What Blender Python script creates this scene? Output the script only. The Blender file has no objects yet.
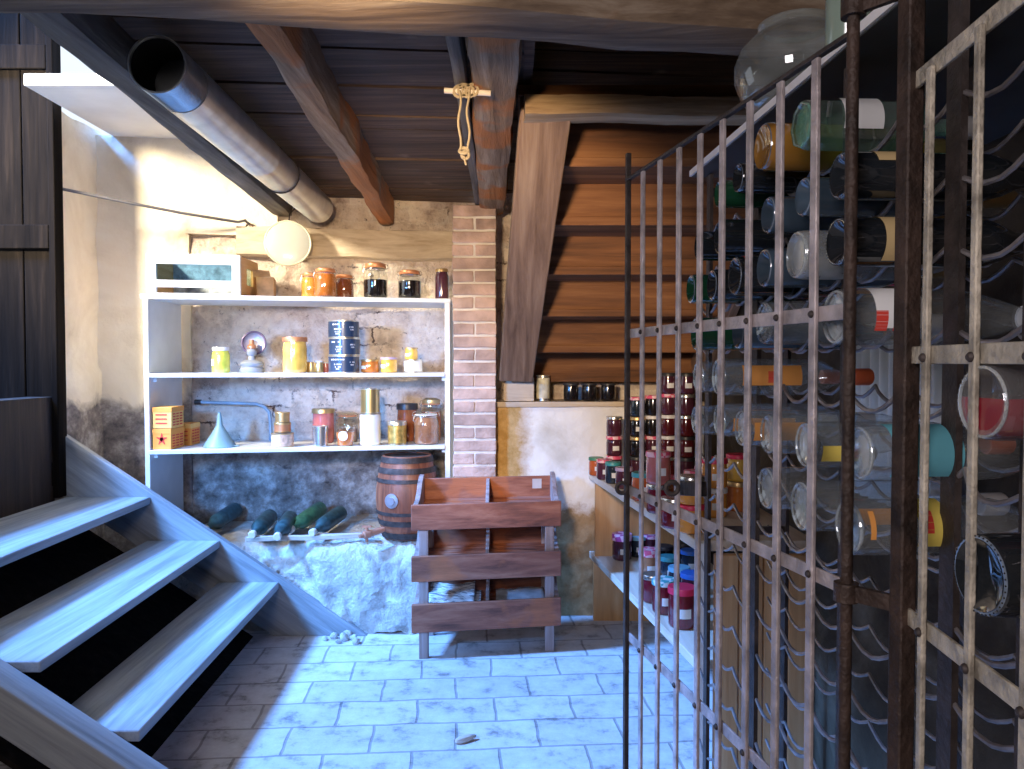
import bpy, bmesh, math, random
from mathutils import Vector, Matrix, noise
random.seed(7)
SC = bpy.context.scene
COL = SC.collection
PI = math.pi
H = 1.3            # eye height
F = 760.0          # focal length in pixels of a 1024 px wide frame
PIT = math.radians(1.66)

# ------------------------------------------------------------------ view helpers
def ray(px, py):
    a = (px - 512) / F; b = (384.5 - py) / F
    d = Vector((a, math.cos(PIT) + b * math.sin(PIT), -math.sin(PIT) + b * math.cos(PIT)))
    return d / d.y
def PY(px, py, Y):
    d = ray(px, py); return Vector((d.x * Y, Y, H + d.z * Y))
def PZ(px, py, z):
    d = ray(px, py); return PY(px, py, (z - H) / d.z)
def PX(px, py, c, k):
    "on the upright plane X = c + k*Y"
    d = ray(px, py); return PY(px, py, c / (d.x - k))

# ------------------------------------------------------------------ materials
MATS = {}
def new_mat(name):
    m = bpy.data.materials.new(name); m.use_nodes = True
    return m, m.node_tree.nodes, m.node_tree.links, m.node_tree.nodes['Principled BSDF']
def plain(name, col, rough=.5, metal=0., coat=0., spec=.5, var=.12, scale=9.0, bump=0., bscale=60.):
    if name in MATS: return MATS[name]
    m, N, L, B = new_mat(name)
    B.inputs['Roughness'].default_value = rough; B.inputs['Metallic'].default_value = metal
    B.inputs['Coat Weight'].default_value = coat; B.inputs['Coat Roughness'].default_value = .05
    B.inputs['Specular IOR Level'].default_value = spec
    tc = N.new('ShaderNodeTexCoord'); nz = N.new('ShaderNodeTexNoise'); nz.inputs['Scale'].default_value = scale; nz.inputs['Detail'].default_value = 5
    L.new(tc.outputs['Object'], nz.inputs['Vector'])
    r = N.new('ShaderNodeValToRGB')
    r.color_ramp.elements[0].position = .3; r.color_ramp.elements[1].position = .7
    r.color_ramp.elements[0].color = tuple(max(0, c * (1 - var)) for c in col) + (1,)
    r.color_ramp.elements[1].color = tuple(min(1, c * (1 + var)) for c in col) + (1,)
    L.new(nz.outputs['Fac'], r.inputs['Fac']); L.new(r.outputs['Color'], B.inputs['Base Color'])
    if bump:
        n2 = N.new('ShaderNodeTexNoise'); n2.inputs['Scale'].default_value = bscale; n2.inputs['Detail'].default_value = 6
        L.new(tc.outputs['Object'], n2.inputs['Vector'])
        bp = N.new('ShaderNodeBump'); bp.inputs['Strength'].default_value = bump; bp.inputs['Distance'].default_value = .01
        L.new(n2.outputs['Fac'], bp.inputs['Height']); L.new(bp.outputs['Normal'], B.inputs['Normal'])
    MATS[name] = m; return m
def ramp(N, stops):
    r = N.new('ShaderNodeValToRGB'); e = r.color_ramp.elements
    while len(e) < len(stops): e.new(.5)
    for k, (p, c) in enumerate(stops):
        e[k].position = p; e[k].color = tuple(c) + (1,)
    return r
def wood(name, stops, axis='X', rough=.75, scale=1., bump=.5, wear=None, wear_lo=.55, wear_scale=3., turn=None):
    "grain stretched along one axis; wear is a colour worn through in blotches"
    if name in MATS: return MATS[name]
    m, N, L, B = new_mat(name); B.inputs['Roughness'].default_value = rough
    tc = N.new('ShaderNodeTexCoord'); mp = N.new('ShaderNodeMapping')
    lo, hi = 1.6 * scale, 26 * scale
    mp.inputs['Scale'].default_value = {'X': (lo, hi, hi), 'Y': (hi, lo, hi), 'Z': (hi, hi, lo)}[axis]
    if turn:
        m0 = N.new('ShaderNodeMapping'); m0.inputs['Rotation'].default_value = turn; L.new(tc.outputs['Object'], m0.inputs['Vector']); L.new(m0.outputs['Vector'], mp.inputs['Vector'])
    else: L.new(tc.outputs['Object'], mp.inputs['Vector'])
    nz = N.new('ShaderNodeTexNoise'); nz.inputs['Scale'].default_value = 1.; nz.inputs['Detail'].default_value = 8; nz.inputs['Roughness'].default_value = .65
    nz.inputs['Distortion'].default_value = .4
    L.new(mp.outputs['Vector'], nz.inputs['Vector'])
    big = N.new('ShaderNodeTexNoise'); big.inputs['Scale'].default_value = wear_scale; big.inputs['Detail'].default_value = 6
    L.new(tc.outputs['Object'], big.inputs['Vector'])
    r = ramp(N, stops); L.new(nz.outputs['Fac'], r.inputs['Fac'])
    out = r.outputs['Color']
    if wear:
        rr = ramp(N, [(wear_lo, (0, 0, 0)), (wear_lo + .06, (1, 1, 1))]); L.new(big.outputs['Fac'], rr.inputs['Fac'])
        mx = N.new('ShaderNodeMix'); mx.data_type = 'RGBA'
        w2 = ramp(N, [(.3, tuple(c * .55 for c in wear)), (.7, wear)]); L.new(nz.outputs['Fac'], w2.inputs['Fac'])
        L.new(rr.outputs['Color'], mx.inputs[0]); L.new(out, mx.inputs[6]); L.new(w2.outputs['Color'], mx.inputs[7]); out = mx.outputs[2]
    L.new(out, B.inputs['Base Color'])
    bp = N.new('ShaderNodeBump'); bp.inputs['Strength'].default_value = bump; bp.inputs['Distance'].default_value = .012
    L.new(nz.outputs['Fac'], bp.inputs['Height']); L.new(bp.outputs['Normal'], B.inputs['Normal'])
    MATS[name] = m; return m
def thin_glass(name, tint, refl=.9, edge=(.55, .62, .62), rough=.03, haze=0.):
    "a thin glass wall: clear through the middle, mirroring and darker towards its edges"
    if name in MATS: return MATS[name]
    m, N, L, B = new_mat(name); N.remove(B); O = N['Material Output']
    lw = N.new('ShaderNodeLayerWeight'); lw.inputs['Blend'].default_value = .35
    cr = ramp(N, [(0., tint), (.55, tint), (1., edge)]); L.new(lw.outputs['Facing'], cr.inputs['Fac'])
    tr = N.new('ShaderNodeBsdfTransparent'); L.new(cr.outputs['Color'], tr.inputs['Color'])
    gl = N.new('ShaderNodeBsdfGlossy'); gl.inputs['Roughness'].default_value = rough; gl.inputs['Color'].default_value = (refl, refl, refl, 1)
    fr = ramp(N, [(0., (.10,) * 3), (.5, (.16,) * 3), (.85, (.42,) * 3), (1., (.9,) * 3)]); L.new(lw.outputs['Facing'], fr.inputs['Fac'])
    mx = N.new('ShaderNodeMixShader'); L.new(fr.outputs['Color'], mx.inputs[0]); L.new(tr.outputs[0], mx.inputs[1]); L.new(gl.outputs[0], mx.inputs[2])
    out = mx
    if haze:  # pale diffuse film brightens the glass in place of missing reflections
        tc = N.new('ShaderNodeTexCoord'); nz = N.new('ShaderNodeTexNoise'); nz.inputs['Scale'].default_value = 18; nz.inputs['Detail'].default_value = 6; L.new(tc.outputs['Object'], nz.inputs['Vector'])
        dr = ramp(N, [(.3, (haze * .5,) * 3), (.7, (haze * 1.5,) * 3)]); L.new(nz.outputs['Fac'], dr.inputs['Fac'])
        df = N.new('ShaderNodeBsdfDiffuse'); df.inputs['Color'].default_value = (.80, .82, .82, 1)
        m2 = N.new('ShaderNodeMixShader'); L.new(dr.outputs['Color'], m2.inputs[0]); L.new(mx.outputs[0], m2.inputs[1]); L.new(df.outputs[0], m2.inputs[2]); out = m2
    L.new(out.outputs[0], O.inputs['Surface']); MATS[name] = m; return m
def masonry(name, kind):
    if name in MATS: return MATS[name]
    m, N, L, B = new_mat(name); B.inputs['Roughness'].default_value = .95; B.inputs['Specular IOR Level'].default_value = .15
    tc = N.new('ShaderNodeTexCoord')
    def nz(s, d=8, r=.6, dist=0.):
        n = N.new('ShaderNodeTexNoise'); n.inputs['Scale'].default_value = s; n.inputs['Detail'].default_value = d; n.inputs['Roughness'].default_value = r
        n.inputs['Distortion'].default_value = dist; L.new(tc.outputs['Object'], n.inputs['Vector']); return n
    def mix(f, a, b):
        x = N.new('ShaderNodeMix'); x.data_type = 'RGBA'
        L.new(f, x.inputs[0]); L.new(a, x.inputs[6]); L.new(b, x.inputs[7]); return x.outputs[2]
    n1, n2, n3 = nz(2.2, 9, .62, .6), nz(11., 9, .7), nz(55., 6, .6)
    if kind == 'rubble':
        c = ramp(N, [(.30, (.30, .23, .20)), (.43, (.62, .51, .42)), (.54, (.86, .76, .62)), (.68, (.95, .89, .78))]); L.new(n1.outputs['Fac'], c.inputs['Fac'])
        c2 = ramp(N, [(.35, (.22, .16, .16)), (.46, (.74, .65, .58)), (.60, (.96, .92, .87))]); L.new(n2.outputs['Fac'], c2.inputs['Fac'])
        h = N.new('ShaderNodeValue'); h.outputs[0].default_value = .45
        col = mix(h.outputs[0], c.outputs['Color'], c2.outputs['Color'])
        wv = N.new('ShaderNodeVectorMath'); wv.operation = 'MULTIPLY_ADD'; wv.inputs[1].default_value = (.085, .085, .085); L.new(n2.outputs['Color'], wv.inputs[0]); L.new(tc.outputs['Object'], wv.inputs[2])
        mp = N.new('ShaderNodeMapping'); mp.inputs['Rotation'].default_value = (PI / 2, 0, 0); L.new(wv.outputs[0], mp.inputs['Vector'])
        bk = N.new('ShaderNodeTexBrick'); bk.inputs['Scale'].default_value = 1.; bk.inputs['Brick Width'].default_value = .21; bk.inputs['Row Height'].default_value = .085; bk.inputs['Mortar Size'].default_value = .007; bk.inputs['Mortar Smooth'].default_value = .5
        bk.inputs['Color1'].default_value = (.72, .62, .58, 1); bk.inputs['Color2'].default_value = (1.12, 1.04, .96, 1); bk.inputs['Mortar'].default_value = (1, .95, .9, 1)
        L.new(mp.outputs['Vector'], bk.inputs['Vector'])
        ml = N.new('ShaderNodeMix'); ml.data_type = 'RGBA'; ml.blend_type = 'MULTIPLY'; ml.inputs[0].default_value = .6; L.new(col, ml.inputs[6]); L.new(bk.outputs['Color'], ml.inputs[7])
        dk = N.new('ShaderNodeRGB'); dk.outputs[0].default_value = (.13, .09, .08, 1)
        n4 = nz(3.1, 7, .7, .3); gm = ramp(N, [(.55, (0, 0, 0)), (.63, (1, 1, 1))]); L.new(n4.outputs['Fac'], gm.inputs['Fac'])
        me = N.new('ShaderNodeMath'); me.operation = 'MULTIPLY'; L.new(bk.outputs['Fac'], me.inputs[0]); L.new(gm.outputs['Color'], me.inputs[1])
        pits = ramp(N, [(.60, (0, 0, 0)), (.68, (1, 1, 1))]); n5 = nz(24., 8, .75, .5); L.new(n5.outputs['Fac'], pits.inputs['Fac'])
        mm = N.new('ShaderNodeMath'); mm.operation = 'MAXIMUM'; L.new(me.outputs[0], mm.inputs[0]); L.new(pits.outputs['Color'], mm.inputs[1])
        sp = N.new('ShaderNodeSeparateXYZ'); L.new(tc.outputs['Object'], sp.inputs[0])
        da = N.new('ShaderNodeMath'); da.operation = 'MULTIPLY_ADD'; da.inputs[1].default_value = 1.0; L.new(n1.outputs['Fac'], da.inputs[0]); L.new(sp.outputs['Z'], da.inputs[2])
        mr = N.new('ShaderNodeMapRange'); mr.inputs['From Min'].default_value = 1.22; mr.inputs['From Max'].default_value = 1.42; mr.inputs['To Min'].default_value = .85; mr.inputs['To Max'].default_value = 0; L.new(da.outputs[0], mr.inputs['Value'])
        damp_shade = ramp(N, [(.36, (.06, .055, .055)), (.52, (.22, .21, .205)), (.66, (.56, .55, .54))]); L.new(n2.outputs['Fac'], damp_shade.inputs['Fac'])  # lower wall darkened: damp stain plus painted shade under the shelves
        col = mix(mr.outputs[0], mix(mm.outputs[0], ml.outputs[2], dk.outputs[0]), damp_shade.outputs['Color'])
    elif kind == 'cream':
        c = ramp(N, [(.30, (.52, .43, .32)), (.42, (.74, .65, .52)), (.60, (.88, .80, .67)), (.8, (.93, .88, .78))]); L.new(n1.outputs['Fac'], c.inputs['Fac'])
        # darker grey lower half with a ragged edge
        sp = N.new('ShaderNodeSeparateXYZ'); L.new(tc.outputs['Object'], sp.inputs[0])
        ad = N.new('ShaderNodeMath'); ad.operation = 'MULTIPLY_ADD'; ad.inputs[1].default_value = .55; L.new(n1.outputs['Fac'], ad.inputs[0]); L.new(sp.outputs['Z'], ad.inputs[2])
        dm = ramp(N, [(.0, (1, 1, 1)), (.035, (0, 0, 0))]); mr = N.new('ShaderNodeMapRange'); mr.inputs['From Min'].default_value = 1.33; mr.inputs['From Max'].default_value = 3.3
        L.new(ad.outputs[0], mr.inputs['Value']); L.new(mr.outputs[0], dm.inputs['Fac'])
        c2 = ramp(N, [(.33, (.10, .09, .10)), (.5, (.25, .22, .21)), (.66, (.50, .46, .43))]); L.new(n2.outputs['Fac'], c2.inputs['Fac'])
        col = mix(dm.outputs['Color'], c.outputs['Color'], c2.outputs['Color'])
    elif kind == 'white':
        c = ramp(N, [(.32, (.68, .64, .56)), (.45, (.86, .84, .80)), (.7, (.92, .91, .89))]); L.new(n1.outputs['Fac'], c.inputs['Fac'])
        c2 = ramp(N, [(.4, (.34, .21, .10)), (.6, (.52, .34, .17))]); L.new(n2.outputs['Fac'], c2.inputs['Fac'])
        sp = N.new('ShaderNodeSeparateXYZ'); L.new(tc.outputs['Object'], sp.inputs[0])
        ad = N.new('ShaderNodeMath'); ad.operation = 'MULTIPLY_ADD'; ad.inputs[1].default_value = .22; L.new(n2.outputs['Fac'], ad.inputs[0]); L.new(sp.outputs['Z'], ad.inputs[2])
        mr = N.new('ShaderNodeMapRange'); mr.inputs['From Min'].default_value = .64; mr.inputs['From Max'].default_value = .70; mr.inputs['To Min'].default_value = 1; mr.inputs['To Max'].default_value = 0
        L.new(ad.outputs[0], mr.inputs['Value']); col = mix(mr.outputs[0], c.outputs['Color'], c2.outputs['Color'])
        # bare yellow brown strip beside the brick pillar
        a2 = N.new('ShaderNodeMath'); a2.operation = 'MULTIPLY_ADD'; a2.inputs[1].default_value = .18; L.new(n2.outputs['Fac'], a2.inputs[0]); L.new(sp.outputs['X'], a2.inputs[2])
        m2 = N.new('ShaderNodeMapRange'); m2.inputs['From Min'].default_value = .12; m2.inputs['From Max'].default_value = .20; m2.inputs['To Min'].default_value = 1; m2.inputs['To Max'].default_value = 0
        L.new(a2.outputs[0], m2.inputs['Value'])
        c3 = ramp(N, [(.4, (.50, .30, .10)), (.6, (.70, .46, .20))]); L.new(n2.outputs['Fac'], c3.inputs['Fac'])
        col = mix(m2.outputs[0], col, c3.outputs['Color'])
    elif kind == 'ledge':
        c = ramp(N, [(.33, (.16, .14, .13)), (.45, (.46, .44, .41)), (.58, (.72, .70, .66)), (.70, (.90, .89, .86))]); L.new(n2.outputs['Fac'], c.inputs['Fac'])
        c2 = ramp(N, [(.4, (.42, .38, .33)), (.6, (.74, .72, .68))]); L.new(n1.outputs['Fac'], c2.inputs['Fac'])
        h = N.new('ShaderNodeValue'); h.outputs[0].default_value = .5; col = mix(h.outputs[0], c.outputs['Color'], c2.outputs['Color'])
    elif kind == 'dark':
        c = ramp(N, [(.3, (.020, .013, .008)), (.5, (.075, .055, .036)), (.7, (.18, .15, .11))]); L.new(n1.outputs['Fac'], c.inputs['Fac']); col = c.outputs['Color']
    L.new(col, B.inputs['Base Color'])
    ad = N.new('ShaderNodeMath'); ad.operation = 'MULTIPLY_ADD'; ad.inputs[1].default_value = .35
    L.new(n3.outputs['Fac'], ad.inputs[0]); L.new(n2.outputs['Fac'], ad.inputs[2])
    bp = N.new('ShaderNodeBump'); bp.inputs['Strength'].default_value = .9 if kind in ('rubble', 'ledge') else .45; bp.inputs['Distance'].default_value = .035 if kind in ('rubble', 'ledge') else .015
    L.new(ad.outputs[0], bp.inputs['Height']); L.new(bp.outputs['Normal'], B.inputs['Normal'])
    MATS[name] = m; return m
def floor_mat():
    m, N, L, B = new_mat('floor_tiles'); B.inputs['Roughness'].default_value = .8; B.inputs['Specular IOR Level'].default_value = .25
    tc = N.new('ShaderNodeTexCoord'); mp = N.new('ShaderNodeMapping'); mp.inputs['Rotation'].default_value = (0, 0, math.radians(-4)); L.new(tc.outputs['Object'], mp.inputs['Vector'])
    wob = N.new('ShaderNodeTexNoise'); wob.inputs['Scale'].default_value = 6; L.new(tc.outputs['Object'], wob.inputs['Vector'])
    vm = N.new('ShaderNodeVectorMath'); vm.operation = 'MULTIPLY_ADD'; vm.inputs[1].default_value = (.025, .025, 0); L.new(wob.outputs['Color'], vm.inputs[0]); L.new(mp.outputs['Vector'], vm.inputs[2])
    bk = N.new('ShaderNodeTexBrick'); bk.inputs['Scale'].default_value = 1.; bk.inputs['Brick Width'].default_value = .29; bk.inputs['Row Height'].default_value = .195
    bk.inputs['Mortar Size'].default_value = .006; bk.inputs['Mortar Smooth'].default_value = .4
    bk.inputs['Color1'].default_value = (.56, .56, .57, 1); bk.inputs['Color2'].default_value = (.66, .65, .66, 1); bk.inputs['Mortar'].default_value = (.36, .35, .35, 1)
    L.new(vm.outputs[0], bk.inputs['Vector'])
    n2 = N.new('ShaderNodeTexNoise'); n2.inputs['Scale'].default_value = 9; n2.inputs['Detail'].default_value = 9; n2.inputs['Roughness'].default_value = .7; L.new(tc.outputs['Object'], n2.inputs['Vector'])
    cr = ramp(N, [(.33, (.42, .40, .38)), (.46, (.92, .9, .9)), (.7, (1.15, 1.15, 1.15))]); L.new(n2.outputs['Fac'], cr.inputs['Fac'])
    mx = N.new('ShaderNodeMix'); mx.data_type = 'RGBA'; mx.blend_type = 'MULTIPLY'; mx.inputs[0].default_value = 1
    L.new(bk.outputs['Color'], mx.inputs[6]); L.new(cr.outputs['Color'], mx.inputs[7]); L.new(mx.outputs[2], B.inputs['Base Color'])
    ad = N.new('ShaderNodeMath'); ad.operation = 'MULTIPLY_ADD'; ad.inputs[1].default_value = -.8; L.new(bk.outputs['Fac'], ad.inputs[0]); L.new(n2.outputs['Fac'], ad.inputs[2])
    bp = N.new('ShaderNodeBump'); bp.inputs['Strength'].default_value = .5; bp.inputs['Distance'].default_value = .012
    L.new(ad.outputs[0], bp.inputs['Height']); L.new(bp.outputs['Normal'], B.inputs['Normal']); return m
def checks(name, c1, c2, n=34):
    "small two-colour gingham for cloth-pattern lids"
    if name in MATS: return MATS[name]
    m, N, L, B = new_mat(name); B.inputs['Roughness'].default_value = .45
    tc = N.new('ShaderNodeTexCoord'); ck = N.new('ShaderNodeTexChecker'); ck.inputs['Scale'].default_value = n
    ck.inputs['Color1'].default_value = tuple(c1) + (1,); ck.inputs['Color2'].default_value = tuple(c2) + (1,)
    mp = N.new('ShaderNodeMapping'); mp.inputs['Rotation'].default_value = (.3, .2, .5); L.new(tc.outputs['Object'], mp.inputs['Vector'])
    L.new(mp.outputs['Vector'], ck.inputs['Vector']); L.new(ck.outputs['Color'], B.inputs['Base Color']); MATS[name] = m; return m
def newsprint():
    m, N, L, B = new_mat('newsprint'); B.inputs['Roughness'].default_value = .9
    tc = N.new('ShaderNodeTexCoord'); mp = N.new('ShaderNodeMapping'); mp.inputs['Scale'].default_value = (24, 110, 1); L.new(tc.outputs['Object'], mp.inputs['Vector'])
    n = N.new('ShaderNodeTexNoise'); n.inputs['Scale'].default_value = 1.; n.inputs['Detail'].default_value = 3; L.new(mp.outputs['Vector'], n.inputs['Vector'])
    r = ramp(N, [(.42, (.25, .25, .26)), (.5, (.78, .78, .76))]); L.new(n.outputs['Fac'], r.inputs['Fac']); L.new(r.outputs['Color'], B.inputs['Base Color']); return m

M_beam = wood('old_beam_along_x', [(.3, (.07, .042, .026)), (.5, (.20, .135, .085)), (.68, (.36, .28, .20))], 'X', wear=(.42, .16, .045), wear_lo=.60, wear_scale=2.2)
M_joist = wood('old_joist_along_y', [(.3, (.12, .07, .04)), (.5, (.30, .19, .11)), (.7, (.48, .36, .25))], 'Y', wear=(.58, .20, .05), wear_lo=.455, wear_scale=2.6, bump=.9)
M_trim_y = wood('grey_joist_along_y', [(.3, (.05, .042, .036)), (.55, (.14, .12, .10)), (.75, (.28, .25, .21))], 'Y')
M_ceil = wood('ceiling_boards', [(.3, (.028, .015, .010)), (.5, (.085, .046, .030)), (.7, (.17, .10, .065))], 'X', wear=(.28, .18, .12), wear_lo=.66, wear_scale=4)
M_stair = wood('stair_boards', [(.3, (.17, .19, .21)), (.5, (.31, .34, .37)), (.7, (.44, .47, .50))], 'Y', scale=.8, bump=.25, rough=.62)
M_stair_side = wood('stair_string_boards', [(.3, (.15, .16, .17)), (.5, (.28, .30, .32)), (.7, (.40, .42, .44))], 'X', scale=.8, bump=.25, turn=(0, math.radians(-34), 0))
M_darkwood = wood('black_brown_wood', [(.3, (.012, .009, .008)), (.55, (.040, .026, .020)), (.75, (.085, .055, .040))], 'Z', bump=.4)
M_door = wood('near_black_wood', [(.3, (.003, .0025, .0025)), (.55, (.009, .007, .006)), (.75, (.022, .016, .013))], 'Z', bump=.4, rough=.95)  # near-black wood for the door and the sheet under the treads
M_door.node_tree.nodes['Principled BSDF'].inputs['Specular IOR Level'].default_value = .08
M_under = wood('stair_underside', [(.3, (.07, .026, .009)), (.5, (.18, .07, .024)), (.7, (.29, .13, .05))], 'X', bump=.4, scale=.7)
M_string = wood('stair_string', [(.3, (.13, .075, .045)), (.5, (.27, .17, .11)), (.7, (.40, .28, .19))], 'Y', bump=.4, turn=(math.radians(34), 0, 0))
M_crate = wood('crate_wood', [(.3, (.11, .038, .024)), (.5, (.31, .105, .06)), (.7, (.47, .20, .12))], 'X', rough=.6, bump=.35, scale=.8, wear=(.54, .17, .07), wear_lo=.56, wear_scale=5)
M_crate_grey = wood('crate_wood_grey', [(.3, (.20, .13, .11)), (.5, (.36, .26, .23)), (.7, (.52, .42, .40))], 'Z', rough=.65, bump=.3)
M_bench = wood('bench_board', [(.3, (.52, .42, .32)), (.5, (.70, .60, .48)), (.7, (.82, .74, .64))], 'Y', rough=.6, bump=.2, scale=.7)
M_bench_end = wood('bench_panel', [(.3, (.40, .20, .075)), (.5, (.62, .34, .14)), (.7, (.74, .46, .22))], 'Z', rough=.6, bump=.2, scale=.6)
M_pale = wood('pale_timber', [(.3, (.44, .33, .22)), (.5, (.62, .50, .36)), (.7, (.74, .63, .48))], 'X', bump=.3)
M_stick = wood('bare_stick', [(.3, (.38, .32, .27)), (.5, (.60, .52, .45)), (.7, (.75, .68, .60))], 'X', bump=.3)
M_orangewood = wood('orange_box_wood', [(.3, (.58, .32, .13)), (.5, (.75, .46, .22)), (.7, (.85, .58, .32))], 'Y', bump=.1)
M_barrel = wood('barrel_staves', [(.3, (.085, .03, .018)), (.5, (.24, .078, .038)), (.7, (.38, .145, .07))], 'Z', rough=.45, bump=.3)
M_whitepaint = plain('white_paint', (.80, .81, .82), .5, var=.05, bump=.05)
M_shelfpaint = plain('shelf_board_paint', (.74, .77, .80), .45, var=.06, bump=.05)
M_iron = plain('dark_iron', (.055, .042, .038), .6, .3, var=.5, scale=30, bump=.3, bscale=120)
M_bar = plain('worn_grey_iron', (.46, .40, .40), .5, .35, var=.4, scale=28, bump=.35, bscale=140)
M_rust = plain('rusty_iron', (.115, .060, .036), .75, .15, var=.6, scale=24, bump=.6, bscale=90)
M_darkrust = plain('black_brown_rust', (.045, .027, .020), .6, .2, var=.6, scale=24, bump=.5, bscale=90)
M_beigeiron = plain('beige_flaking_iron', (.44, .39, .31), .6, .2, var=.45, scale=32, bump=.5, bscale=110)
M_wire = plain('grey_steel_strip', (.30, .27, .27), .45, .6, var=.35, scale=30)
M_galv = plain('galvanised_steel', (.62, .64, .62), .32, .8, var=.15, scale=12)
M_soot = plain('soot', (.012, .011, .011), .9)
M_brick = plain('pillar_brick', (.52, .36, .29), .9, var=.45, scale=7, bump=.6, bscale=50)
M_mortar = plain('pillar_mortar', (.74, .68, .60), .95, var=.15, bump=.5)
M_enamel = plain('cream_enamel', (.54, .55, .50), .25, coat=.5, var=.05)
M_enamel_rim = plain('yellowed_rim', (.66, .60, .44), .4, var=.15)
M_rope = plain('hemp_cord', (.34, .27, .18), .9, var=.2)
M_paper = plain('white_paper', (.85, .85, .84), .8, var=.04)
M_ink = plain('pale_print', (.72, .75, .80), .7, var=.05)
M_navy = plain('navy_tin', (.030, .060, .125), .35, .2, coat=.4, var=.1)
M_tinrim = plain('tin_rim', (.80, .76, .66), .28, .85, var=.1)
M_silver = plain('silver_tin', (.74, .72, .68), .25, .9, var=.1)
M_gold = plain('gold_tin', (.70, .54, .26), .28, .85, var=.12)
M_goldlid = plain('brass_lid', (.62, .43, .20), .35, .7, var=.12)
M_copperlid = plain('copper_lid', (.60, .27, .13), .4, .4, var=.12)
M_amberlid = plain('terracotta_gasket', (.66, .26, .11), .5, var=.1)
M_orange = plain('orange_card', (.90, .36, .06), .6, var=.08)
M_yellowcard = plain('yellow_card', (.93, .55, .16), .6, var=.08)
M_red = plain('red_print', (.72, .05, .03), .6, var=.1)
M_funnel = plain('grey_blue_plastic', (.22, .36, .42), .45, var=.06)
M_hose = plain('blue_grey_pipe', (.30, .38, .45), .5, .2, var=.2)
M_greybase = plain('grey_stoneware', (.28, .30, .33), .5, var=.1)
M_purple = plain('purple_enamel', (.15, .11, .18), .4, .2, var=.2)
M_mirror = plain('dull_tin_reflector', (.40, .41, .52), .3, .6, var=.1)
M_bottle_dusty = plain('dusty_dark_glass', (.030, .075, .085), .35, coat=.3, var=.5, scale=40)
M_bottle_green = plain('dusty_green_glass', (.050, .16, .085), .35, coat=.3, var=.4, scale=40)
M_foilwhite = plain('pale_cork', (.72, .66, .58), .7, var=.1)
M_dark = plain('black_wine_glass', (.014, .017, .021), .06, coat=1., var=.2)
M_darkblue = plain('blue_black_glass', (.055, .085, .120), .08, coat=1., var=.2)
M_darkgreen = plain('bottle_green_glass', (.010, .060, .028), .06, coat=1., var=.2)
M_amber = plain('amber_spirit', (.36, .17, .03), .12, coat=1., var=.2)
M_redwine = plain('red_wine', (.22, .008, .022), .1, coat=.8, var=.2)
M_blueliq = plain('teal_blue_label', (.16, .50, .60), .4, var=.1)
M_tan = plain('tan_paper', (.58, .42, .20), .7, var=.1)
M_labelorange = plain('orange_paper', (.80, .34, .08), .6, var=.1)
M_labelred = plain('red_paper', (.72, .06, .04), .6, var=.1)
M_capred = plain('red_cap', (.80, .16, .06), .4, var=.1)
G_clear = thin_glass('clear_glass', (.92, .95, .96), haze=.07)
G_pale = thin_glass('frosted_glass', (.80, .86, .88), rough=.18, haze=.25)
G_green = thin_glass('pale_green_glass', (.50, .86, .70), edge=(.15, .50, .36), haze=.08)
G_base = thin_glass('base_glint_glass', (.86, .91, .93), haze=.30)
M_heelglint = plain('heel_glint', (.16, .20, .26), .12, coat=1., var=.5, scale=60)  # paler tone that paints the bright rims on dark bottle bases
G_jar = thin_glass('jar_glass', (.95, .96, .93), edge=(.70, .72, .66))
def jam(name, c): return plain('jam_' + name, c, .16, coat=1., var=.25, scale=20)
J = dict(orange=jam('orange', (.86, .34, .06)), amber=jam('amber', (.62, .20, .04)), brown=jam('brown', (.30, .085, .03)), black=jam('black', (.012, .010, .012)),
         red=jam('red', (.085, .008, .012)), burg=jam('burgundy', (.17, .010, .022)), plum=jam('plum', (.075, .018, .035)), blue=jam('blueblack', (.018, .030, .050)), yellow=jam('yellow', (.88, .52, .10)),
         green=jam('pickle', (.72, .72, .10)), pink=jam('pink', (.52, .16, .15)), rust=jam('rust', (.55, .12, .03)), teal=jam('teal', (.05, .16, .20)), meat=jam('meat', (.42, .20, .11)))
LID = dict(pink=checks('pink_gingham', (.80, .10, .22), (.90, .55, .62)), purple=checks('purple_gingham', (.42, .06, .30), (.80, .52, .72)), teal=plain('teal_lid', (.05, .32, .36), .4, var=.1),
           green=plain('green_lid', (.05, .24, .14), .4, var=.1), white=plain('white_lid', (.82, .80, .80), .35, var=.05), silver=M_silver, red=plain('red_lid', (.80, .03, .10), .4, var=.08),
           blue=plain('blue_lid', (.03, .16, .62), .4, var=.1), sky=plain('sky_blue_lid', (.20, .52, .72), .4, var=.1), tealcheck=checks('teal_gingham', (.06, .42, .46), (.72, .86, .88)),
           gold=M_goldlid, black=plain('black_lid', (.03, .03, .035), .4), lilac=plain('lilac_lid', (.52, .40, .58), .4, var=.1), copper=M_copperlid)

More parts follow.
